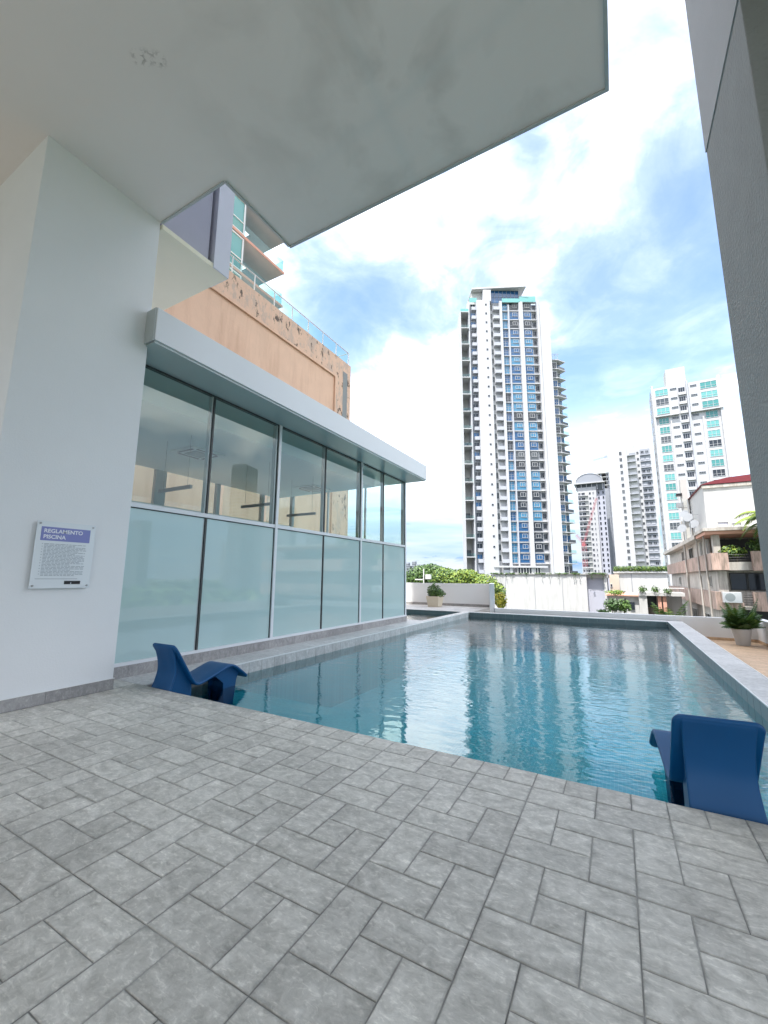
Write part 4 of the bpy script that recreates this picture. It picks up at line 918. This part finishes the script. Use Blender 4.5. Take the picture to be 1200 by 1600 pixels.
# ------------------------------------------------------------------ white boundary block, podium with hedge, tan house
Wb = thing('white_block', 'long blank white wall topped with creepers below the tallest tower', 'building', (-14.5, 55, GZ))
q = MB(); q.box(0, 11.3, 0, 12, 0, 1.9-GZ, 'old_white'); q.build('wall', Wb)
q = MB(); q.box(11.3, 13.35, .6, 12, 0, 1.55-GZ, 'lavender'); q.box(11.15, 13.45, .35, 12, 1.552-GZ, 1.92-GZ, 'old_white'); q.box(13.1, 13.4, .2, .6, 0, 1.55-GZ, 'old_white'); q.build('side_panel', Wb)  # recessed panel with its shade put into the lavender colour
q = MB(); q.box(-.1, 13.5, -.12, 12, 1.93-GZ, 2.03-GZ, 'balcony_wall'); q.build('coping', Wb)
for xx in (1.8, 5.4, 8.6): q = MB(); q.box(xx, xx+.05, -.03, -.002, 0, 1.9-GZ, 'tower_grey'); q.build('wall_joint', Wb)
hd = thing('creeper', 'thin green creeper trailing along the top of the blank white wall', 'plant', (-14.5, 54.8, 2.0))
q = MB(); rr = random.Random(5)
for k in range(60):
    xx = rr.uniform(0, 13.3); leaves(q, (xx, .1, .05), (.35, .15, .12), 26, .09, ['leaf_dark', 'leaf_mid'], k, .1)
    if k % 4 == 0:
        for j in range(6): leaves(q, (xx+rr.uniform(-.05, .05), -.06, -.1-j*.1), (.05, .03, .06), 6, .06, ['leaf_dark'], k*7+j, .1)
q.tube((0, .1, 0), (13.3, .1, 0), .02, 'bark', 4); q.build('foliage', hd)
pd_ = block('podium_block', 'white parking podium carrying a trimmed hedge', -.35, 6.1, 70, 14, 2.3, 'old_white')
q = MB(); q.box(2.1, 2.2, -.05, -.002, 0, 2.25-GZ, 'tower_grey'); q.build('downpipe', pd_)
q = MB(); q.box(-.1, 6.55, -.3, .4, 2.302-GZ, 2.5-GZ, 'old_white'); q.build('coping', pd_)
hg = thing('trimmed_hedge', 'clipped green hedge along the edge of the white podium', 'hedge', (-.3, 69.75, 2.5))
q = MB(); rr = random.Random(8)
for k in range(34): leaves(q, (.1+k*.19, .1, .40), (.32, .38, .46), 150, .10, [['leaf_dark', 'leaf_mid'], ['leaf_mid', 'leaf_yellow'], ['leaf_mid', 'leaf_dark']][k % 3], k+50, .35)
for k in range(12): q.tube((.3+k*.5, .1, 0), (.3+k*.5, .1, .5), .03, 'bark', 4)
q.build('foliage', hg)
ta = block('tan_house', 'narrow tan house wall between the blank wall and the podium', -.9, .2, 62, 8, 2.0, 'tan')
for i in range(4): window(ta, .05, 1.0-i*1.1-GZ-.6, .25, .4, 'pane_dark', 1, 1, 'tower_white', y=-.1, bar=.04)
# low houses in front
h1 = thing('low_house', 'low white house with garage opening and orange pillars', 'house', (0, 40, GZ))
def hx(px, py): p_ = onY(px, py, 40); return p_.x, p_.z-GZ
x0_, z0_ = hx(948, 931); x1_, _ = hx(1000, 931)
q = MB(); q.box(x0_, x1_, .8, 8, 0, z0_, 'old_white'); q.build('wall', h1)
q = MB(); q.box(x0_-.1, x1_, .5, 8, z0_+.002, z0_+.1, 'salmon'); q.build('roof_edge', h1)
xa, za = hx(998, 930); xb, _ = hx(1046, 930)
q = MB(); q.box(xa, xa+.55, 0, 8, 0, za, 'old_white'); q.box(xa+.55, xb, 2.4, 8, 0, za, 'pinkwall'); q.build('front_wall', h1)
q = MB(); q.box(xa, xb+1, -.1, 2.4, za-.02, za+.25, 'old_white'); q.build('terrace_slab', h1)
q = MB(); q.box(xa+.56, xa+1.25, 1.2, 1.25, za-1.0, za-.03, 'black'); q.build('garage_opening', h1)
for k in (1.28, 1.62): q = MB(); q.box(xa+k, xa+k+.24, .1, .4, 0, za-.03, 'salmon'); q.build('pillar', h1)
q = MB(); q.box(xa+1.9, xb+.9, 1.0, 1.2, 0, za-.03, 'old_white'); q.build('side_wall', h1)
q = MB(); q.box(x1_-.75, x1_-.4, .7, .79, z0_-1.1, z0_-.5, 'pane_dark'); q.build('window', h1)
q = MB(); q.tube((xa+.7, -.05, za+.6), (xb+1, -.05, za+.6), .02, 'metal', 5)
for k in range(7): q.tube((xa+.7+k*.35, -.05, za+.25), (xa+.7+k*.35, -.05, za+.6), .012, 'metal', 4)
q.build('terrace_rail', h1)
def small_plant(px, py, Y, hgt, label, mats=('leaf_dark', 'leaf_mid'), n=200, wide=.35, size=.09, cat='plant'):
    p_ = onY(px, py, Y); t = thing('young_tree' if cat == 'tree' else 'shrub', label, cat, (p_.x, Y, p_.z))
    q = MB(); q.tube((0, 0, 0), (0, 0, hgt*.6), .03, 'bark', 5); q.build('stem', t)
    q = MB(); leaves(q, (0, 0, hgt*.62), (wide, wide, hgt*.42), n, size, list(mats), int(px), .15); q.build('foliage', t)
small_plant(1005, 931, 40, .85, 'spiky green plant on the low house terrace above the garage')
small_plant(1025, 931, 40, .8, 'middle leafy plant on the low house terrace')
small_plant(1044, 933, 40, .7, 'sparse plant at the terrace end beside the stained pink building')
small_plant(961, 932, 40, .55, 'yellow green bush on the roof edge left of the podium', ('leaf_yellow', 'leaf_mid'), 500, .85)
small_plant(958, 962, 30, 1.05, 'dark bush rising behind the far parapet below the podium', ('leaf_dark',), 700, .5, .1)
small_plant(976, 962, 30, 1.0, 'grey green bush beside the dark bush behind the parapet', ('leaf_dark', 'leaf_mid'), 600, .45, .1)
small_plant(783, 958, 24, 1.15, 'golden leaved bush beyond the return wall end', ('leaf_gold', 'leaf_yellow', 'leaf_gold'), 800, .36, .1)
small_plant(776, 945, 24.6, 1.0, 'small green bush above the golden bush beyond the return wall', ('leaf_mid', 'leaf_yellow'), 300, .28, .1)
small_plant(943, 960, 28, .3, 'flat dark plant top just above the far parapet', ('leaf_dark',), 200, .4, .08)
p_ = onY(1047, 966, 26); ag = thing('agave_plant', 'large spiky palm just behind the far parapet', 'plant', (p_.x, 26, p_.z-.6))
q = MB(); rr = random.Random(3)
for k in range(40): frond(q, (0, 0, .3), rr.uniform(0, 6.28), rr.uniform(.7, 1.15), rr.uniform(.2, .9), 'leaf_mid' if k % 3 else 'leaf_yellow', .07, rr.uniform(.8, 2.0), 10)
q.tube((0, 0, -.5), (0, 0, .4), .1, 'bark', 6); q.build('fronds', ag)

# ------------------------------------------------------------------ stained pink building on the right
FX, FY = 5.12, 32.0
pk = thing('stained_building', 'old stained pink concrete building with planted balconies', 'building', (FX, FY, GZ))
def KB(name, boxes, m, **k):
    q = MB()
    for bx in boxes: q.box(bx[0]-FX, bx[1]-FX, bx[2]-FY, bx[3]-FY, bx[4]-GZ, bx[5]-GZ, m)
    return q.build(name, pk, **k)
KB('wall', [(FX+.35, 20, FY+1.3, 58, GZ, 1.98), (FX+.35, 20, FY+3.4, 58, 2.0, 4.2)], 'pinkwall')
KB('corner_pier', [(FX+.3, FX+.75, FY+.5, FY+1.3, -.1, 1.98), (FX+.25, FX+.6, FY+.5, FY+1.0, 2.0, 4.2)], 'pinkwall')
# floor bands (left face and front balconies)
KB('floor_band', [(FX, FX+.3, FY, 58, 2.02, 3.05)], 'pink')
KB('floor_band', [(FX, FX+.3, FY, 58, -.35, .72)], 'pink')
KB('balcony_front', [(FX+.3, FX+.82, FY, FY+.2, 2.02, 3.05), (FX+1.92, 20, FY-.1, FY+.2, 1.98, 3.12)], 'pink')
KB('balcony_front', [(FX+.82, FX+1.92, FY+.15, FY+.3, 2.0, 2.5)], 'pinkwall')
KB('balcony_front', [(FX+.3, FX+1.3, FY, FY+.2, -.35, .1), (FX+1.75, 20, FY-.1, FY+.2, -.35, .74)], 'pink')
KB('balcony_floor', [(FX+.3, 20, FY+.2, FY+3.4, 2.02, 2.2), (FX+.3, 20, FY+.2, FY+1.3, -.3, -.12)], 'pinkwall')
KB('terrace_shade_sheet', [(FX+.62, 20, FY+3.2, FY+3.38, 2.22, 4.1)], 'black')  # black sheet standing in for the shade under the roof canopy
KB('roof_canopy', [(FX-.15, 20, FY+.2, FY+3.6, 4.22, 4.42)], 'salmon')
KB('roof_slab', [(FX-.25, 20, FY+3.6, 58.3, 4.22, 4.5), (FX-.25, 20, FY+.1, FY+3.6, 4.43, 4.62)], 'pinkwall')
q = MB()
for k in range(3): q.tube((.85, .22, 2.62-GZ+k*.16), (1.95, .22, 2.62-GZ+k*.16), .02, 'black', 5)
for k in range(5): q.tube((.85+k*.27, .22, 2.5-GZ), (.85+k*.27, .22, 2.98-GZ), .015, 'black', 5)
q.build('balcony_rail', pk)
q = MB()
for k in range(4): q.tube((1.32, .05, .14-GZ+k*.14), (1.75, .05, .14-GZ+k*.14), .02, 'black', 5)
q.build('balcony_rail', pk)
for k in range(5): window(pk, 1.0+k*.85, .8-GZ, .84, 1.06, 'pane_dark', 1, 1, 'black', y=1.2, bar=.05)
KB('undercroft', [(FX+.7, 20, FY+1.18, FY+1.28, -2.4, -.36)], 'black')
KB('lower_wall', [(FX+.33, FX+.7, FY+.6, FY+1.2, GZ, -.36)], 'pinkwall')
for (a, c, z0, z1) in ((34.5, 35.1, 3.1, 4.1), (37, 37.5, 3.0, 4.1), (41, 43, 3.1, 4.0), (46, 47.5, 3.1, 4.0), (34.8, 35.4, .95, 1.7), (38.5, 39, .9, 1.7), (44.5, 45.5, .8, 1.8), (50, 51, .9, 1.7), (36.5, 39, -2.2, -.9), (42, 44.5, -2.2, -.9), (49, 51, -2.2, -.9)):
    o = window(pk, 0, 0, c-a, z1-z0, 'pane_dark', 2, 1, 'balcony_wall', bar=.06, loc=(.35-.06, c-FY, z0-GZ), rz=-math.pi/2)
for y_ in (33.4, 36.2): q = MB(); q.tube((-.06, y_-FY, 0), (-.06, y_-FY, 4.4-GZ), .05, 'pinkwall', 8); q.build('downpipe', pk)
ac = thing('outdoor_air_conditioner', 'white outdoor air conditioner on the lower balcony of the pink building', 'air conditioner', (FX+.75, FY-.02, .1))
q = MB(); q.box(-.45, .42, -.3, .02, .0, .62, 'white_plastic'); q.build('casing', ac, bevel=.02)
q = MB(); q.tube((-.12, -.31, .31), (-.12, -.302, .31), .24, 'greyframe', 20); q.build('fan_grille', ac)
for dx in (0, .95, 1.3): pass
bsh = thing('balcony_shrubs', 'green leafy shrub filling the upper balcony railing', 'shrub', (FX+1.35, FY+.6, 2.2))
q = MB(); leaves(q, (-.2, 0, .95), (.75, .4, .42), 700, .11, ['leaf_mid', 'leaf_dark', 'leaf_yellow'], 3, .2); q.tube((0, 0, 0), (0, 0, .8), .03, 'bark', 5); q.build('foliage', bsh)
bsh = thing('balcony_shrub', 'taller twiggy shrub on the pink balcony under the palm', 'shrub', (FX+2.45, FY+.7, 2.2))
q = MB(); leaves(q, (0, 0, 1.25), (.65, .4, .55), 500, .10, ['leaf_dark', 'leaf_mid'], 9, .2); q.tube((0, 0, 0), (0, 0, 1), .03, 'bark', 5); q.build('foliage', bsh)
p_ = onY(1200, 838, 31); pm = thing('palm_tree', 'palm with yellow green fronds rising beside the pink building', 'tree', (p_.x+.3, 31, GZ))
q = MB(); q.tube((0, 0, 0), (0, 0, 26.9), .16, 'bark', 8, .12); q.build('trunk', pm)
q = MB(); rr = random.Random(21)
for k in range(26): frond(q, (0, 0, 26.6+(k % 3)*.2), 6.28*k/26+rr.uniform(-.1, .1), rr.uniform(1.5, 2.2), rr.uniform(.5, 1.1), ['leaf_mid', 'leaf_yellow', 'leaf_yellow'][k % 3], .10, rr.uniform(.5, 1.3), 22)
q.build('fronds', pm)
# white block with dark red roof, standing behind the pink roof
rb = thing('rooftop_block', 'white rooftop block with a curved dark red roof', 'building', (5.75, 36, 4.5))
q = MB(); q.box(0, 5, 0, 8, 0, 3.55, 'old_white'); q.build('wall', rb)
q = MB(); arc = [(-.15, 3.56), (.4, 3.74), (1.4, 3.94), (2.6, 4.02), (4, 3.98), (5.2, 3.7), (5.2, 3.56)]
q.poly([(x, -.15, z) for x, z in arc], 'redroof'); q.poly([(x, 8.1, z) for x, z in reversed(arc)], 'redroof')
for (a, c) in zip(arc, arc[1:]+arc[:1]): q.quad((a[0], -.15, a[1]), (a[0], 8.1, a[1]), (c[0], 8.1, c[1]), (c[0], -.15, c[1]), 'redroof')
q.build('roof', rb)
q = MB(); q.box(-.08, 5.1, -.1, -.002, 3.3, 3.5, 'pinkwall'); q.build('cornice', rb)
window(rb, .55, .15, .62, .75, 'lavender', 1, 2, 'balcony_wall', y=-.1, bar=.04); window(rb, 1.3, .2, .55, .6, 'tower_white', 1, 1, 'balcony_wall', y=-.1, bar=.04)
an = thing('roof_antennas', 'cluster of dishes and aerial poles on the pink building roof', 'antenna', (5.15, 38, 4.5))
for (x_, y_, h_) in ((-.1, 0, 2.9), (.25, 1, 2.2), (-.3, 2, 1.5), (.1, 4, 3.4)):
    q = MB(); q.tube((x_, y_, 0), (x_, y_, h_), .035, 'metal', 5); q.tube((x_-.35, y_, h_*.85), (x_+.35, y_, h_*.85), .02, 'metal', 4); q.tube((x_-.25, y_, h_*.7), (x_+.25, y_, h_*.7), .02, 'metal', 4); q.build('mast', an)
for (x_, y_, z_) in ((-.15, -.1, 1.5), (.3, .9, 1.1), (-.35, 1.9, .9), (.15, 3.9, 2.3)):
    q = MB(); q.tube((x_, y_-.02, z_), (x_-.06, y_-.12, z_+.03), .05, 'metal', 14, .33); q.build('dish', an)
gh = thing('roof_duct', 'tall grey duct housing on the roof behind the dishes', 'duct', (5.3, 42, 4.5))
q = MB(); q.box(-.1, .35, 0, .7, 0, 5.3, 'balcony_wall'); q.build('casing', gh)
q = MB(); q.box(-.5, -.1, -.05, .4, 2.9, 3.3, 'metal'); q.box(-.45, -.05, -.1, .4, 3.9, 4.1, 'black'); q.build('extractor', gh)
pole = thing('utility_pole', 'slim brown pole standing at the pink building left corner', 'pole', (onX(1069, 850, 5.0).x, onX(1069, 850, 5.0).y, GZ))
q = MB(); q.tube((0, 0, 0), (0, 0, 6.2-GZ), .07, 'pinkwall', 6); q.build('shaft', pole)

# ------------------------------------------------------------------ orange building and balconies on the left
og = thing('peach_building', 'peach stucco building with a peeling parapet and glass railing', 'building', (-15, 22, GZ))
def OG(name, boxes, m, **k):
    q = MB()
    for bx in boxes: q.box(bx[0]+15, bx[1]+15, bx[2]-22, bx[3]-22, bx[4]-GZ, bx[5]-GZ, m)
    return q.build(name, og, **k)
OG('wall', [(-24, -15.06, -4, 21.9, GZ, 14.3)], 'orange')
OG('wall_band', [(-24, -15.0, -4, 22.0, 14.3, 15.75)], 'orange_band')
OG('corner_pier', [(-15.06, -14.99, 20.3, 22.0, GZ, 14.298)], 'orange_band')
OG('band_moulding', [(-15.0, -14.95, -4, 20.25, 14.22, 14.34), (-15.05, -14.95, 20.2, 20.32, GZ, 14.22)], 'orange')
OG('dark_patch', [(-14.99, -14.985, 21.1, 21.6, 8, 15.0)], 'rough_concrete')
y_ = 2.0
while y_ < 21.9:
    q = MB(); q.tube((-.15, y_-22, 15.75-GZ), (-.15, y_-22, 16.72-GZ), .03, 'nosing', 6); q.build('rail_post', og)
    q = MB(); q.box(-.16, -.15, y_-22+.05, min(y_+1.38, 21.9)-22, 15.85-GZ, 16.66-GZ, 'railglass'); q.build('rail_glass', og); y_ += 1.42
q = MB(); q.tube((-.15, -20, 16.72-GZ), (-.15, -.1, 16.72-GZ), .03, 'greyframe', 6); q.tube((-.15, -.1, 16.72-GZ), (-6, -.1, 16.72-GZ), .03, 'greyframe', 6); q.tube((-.15, -.1, 15.75-GZ), (-.15, -.1, 16.72-GZ), .03, 'nosing', 6); q.build('hand_rail', og)
# balcony tower behind the railing
bx_ = thing('balcony_building', 'white apartment building with projecting glass balconies above the peach wall', 'building', (-23.5, 21.8, GZ))
def BB(name, boxes, m):
    q = MB()
    for b_ in boxes: q.box(b_[0]+23.5, b_[1]+23.5, b_[2]-21.8, b_[3]-21.8, b_[4]-GZ, b_[5]-GZ, m)
    return q.build(name, bx_)
BB('wall', [(-34, -21.62, 8, 17.9, GZ, 40), (-34, -24.4, 17.9, 20.0, GZ, 40)], 'tower_white')
for k, z_ in enumerate((19.4, 22.3, 25.2, 28.1, 31.0, 33.9)):
    BB('balcony_slab', [(-23.5, -21.5, 10, 21.8, z_, z_+.16), (-26, -23.5, 20.0, 21.8, z_, z_+.16)], 'tower_white')
    BB('slab_edge', [(-21.5, -21.46, 10, 21.84, z_-.02, z_+.18)], 'salmon')
    BB('balcony_glass', [(-21.54, -21.52, 10, 21.75, z_+.2, z_+1.15), (-26, -21.54, 21.7, 21.72, z_+.2, z_+1.15)], 'railglass')
    for (a, c) in ((14.4, 16.05), (16.1, 17.75)):
        window(bx_, 0, 0, c-a, 2.6, 'pane_teal2', 1, [.9], 'nosing', loc=(2.0, a-21.8, z_+.2-GZ), rz=math.pi/2, bar=.09)
    BB('balcony_door', [(-24.38, -24.34, 18.1, 19.8, z_+.2, z_+2.5)], 'pane_teal2')

# ------------------------------------------------------------------ trees beyond the back wall
def off(px, py, Y, o): p_ = onY(px, py, Y); return (p_.x-o[0], Y-o[1], p_.z-o[2])
base = onY(668, 905, 45); o1 = (base.x, 45, GZ)
lob = [((0, 0, 1.3-GZ), (3.2, 2.5, 1.7)), ((-2.6, .3, .6-GZ), (2.0, 2, 1.3)), ((2.2, -.5, 1.1-GZ), (2.2, 2, 1.5)), ((.6, -.6, 2.0-GZ), (1.8, 1.6, 1.1)), ((-4.2, .4, .0-GZ), (1.6, 1.6, 1.0))]
tree('broadleaf_tree', o1, lob, 13000, .17, [['leaf_dark', 'leaf_mid'], ['leaf_mid', 'leaf_dark', 'leaf_yellow'], ['leaf_mid', 'leaf_dark']], 'dark green broad tree behind the back wall', .3)
base = onY(720, 905, 43); o2 = (base.x, 43, GZ)
lob = [((0, 0, 1.0-GZ), (2.4, 2, 1.4)), ((2.2, 0, .7-GZ), (1.9, 1.8, 1.2)), ((-1.8, 0, 1.4-GZ), (1.6, 1.6, 1.2)), ((3.6, -.3, .2-GZ), (1.2, 1.2, .9)), ((.8, -.6, 1.6-GZ), (1.4, 1.2, .8))]
tree('broadleaf_tree', o2, lob, 11000, .16, [['leaf_yellow', 'leaf_mid'], ['leaf_yellow', 'leaf_mid', 'leaf_yellow'], ['leaf_yellow', 'leaf_mid', 'leaf_dark']], 'sunlit yellow green tree behind the back wall near the tallest tower', .28)
lp = onY(662, 900, 38); st = thing('street_lamp', 'white street lamp head poking up in front of the dark green tree', 'street lamp', (lp.x, 38, GZ))
q = MB(); q.tube((0, 0, 0), (0, 0, 2.3-GZ), .05, 'white_plastic', 6); q.build('pole', st)
q = MB(); q.box(-.9, -.1, -.1, .1, 1.2-GZ, 1.3-GZ, 'white_plastic'); q.box(.25, .75, -.15, .15, 1.3-GZ, 1.75-GZ, 'white_plastic'); q.build('lamp_head', st)

# ------------------------------------------------------------------ distant skyline and city (seen far off and mirrored in the glass)
rr = random.Random(17)
def far_tower(x, y, w_, d_, top, m, label, rows=True):
    t = thing('distant_tower', label, 'building', (x, y, GZ), math.atan2(-x, y)*.3, 'far skyline towers')
    q = MB(); q.box(-w_/2, w_/2, 0, d_, 0, top-GZ, m); q.build('wall', t)
    q = MB(); z_ = 4
    while z_ < top-GZ-2:
        q.box(-w_/2-.1, w_/2+.1, -.1, d_+.1, z_, z_+1.5, 'pane_grey'); z_ += 3.4
    q.build('window_bands', t)
for (px, w_, py, lb) in ((635.5, 16, 879, 'bluish distant tower nearest the pavilion corner'), (639.5, 10, 884, 'lowest distant tower between the pavilion corner and the trees'), (646, 14, 877, 'tallest distant tower just left of the dark green tree'), (651, 8, 882, 'thin distant tower against the left side of the dark green tree')):
    p_ = onY(px, py, 760); far_tower(p_.x, 760, w_*.45, 12, p_.z, rr.choice(['tower_pale', 'tower_grey']), lb)
for k in range(18):
    az = R(rr.uniform(28, 88)); D_ = rr.uniform(420, 900); tp = rr.uniform(40, 120)
    far_tower(math.sin(az)*D_, math.cos(az)*D_, rr.uniform(16, 34), 24, tp, rr.choice(['tower_pale', 'tower_white', 'tower_grey']), 'distant tower beyond the right side, only mirrored in the pavilion glass')
m_ = MB()
for k in range(500):
    az = R(rr.uniform(-75, 100)); D_ = rr.uniform(90, 1200); c = (math.sin(az)*D_, math.cos(az)*D_, GZ+rr.uniform(2, 5)); s = rr.uniform(5, 12)*(1+D_/900)
    if D_ < 260 and -40 < math.degrees(az) < 28: continue
    leaves(m_, c, (s, s, s*.6), 70, s*.35, ['leaf_dark', 'leaf_mid'], k, .6)
m_.build('far_tree_belt', None, kind='stuff')
bpy.data.objects['far_tree_belt']['label'] = 'belt of far street trees below the skyline'
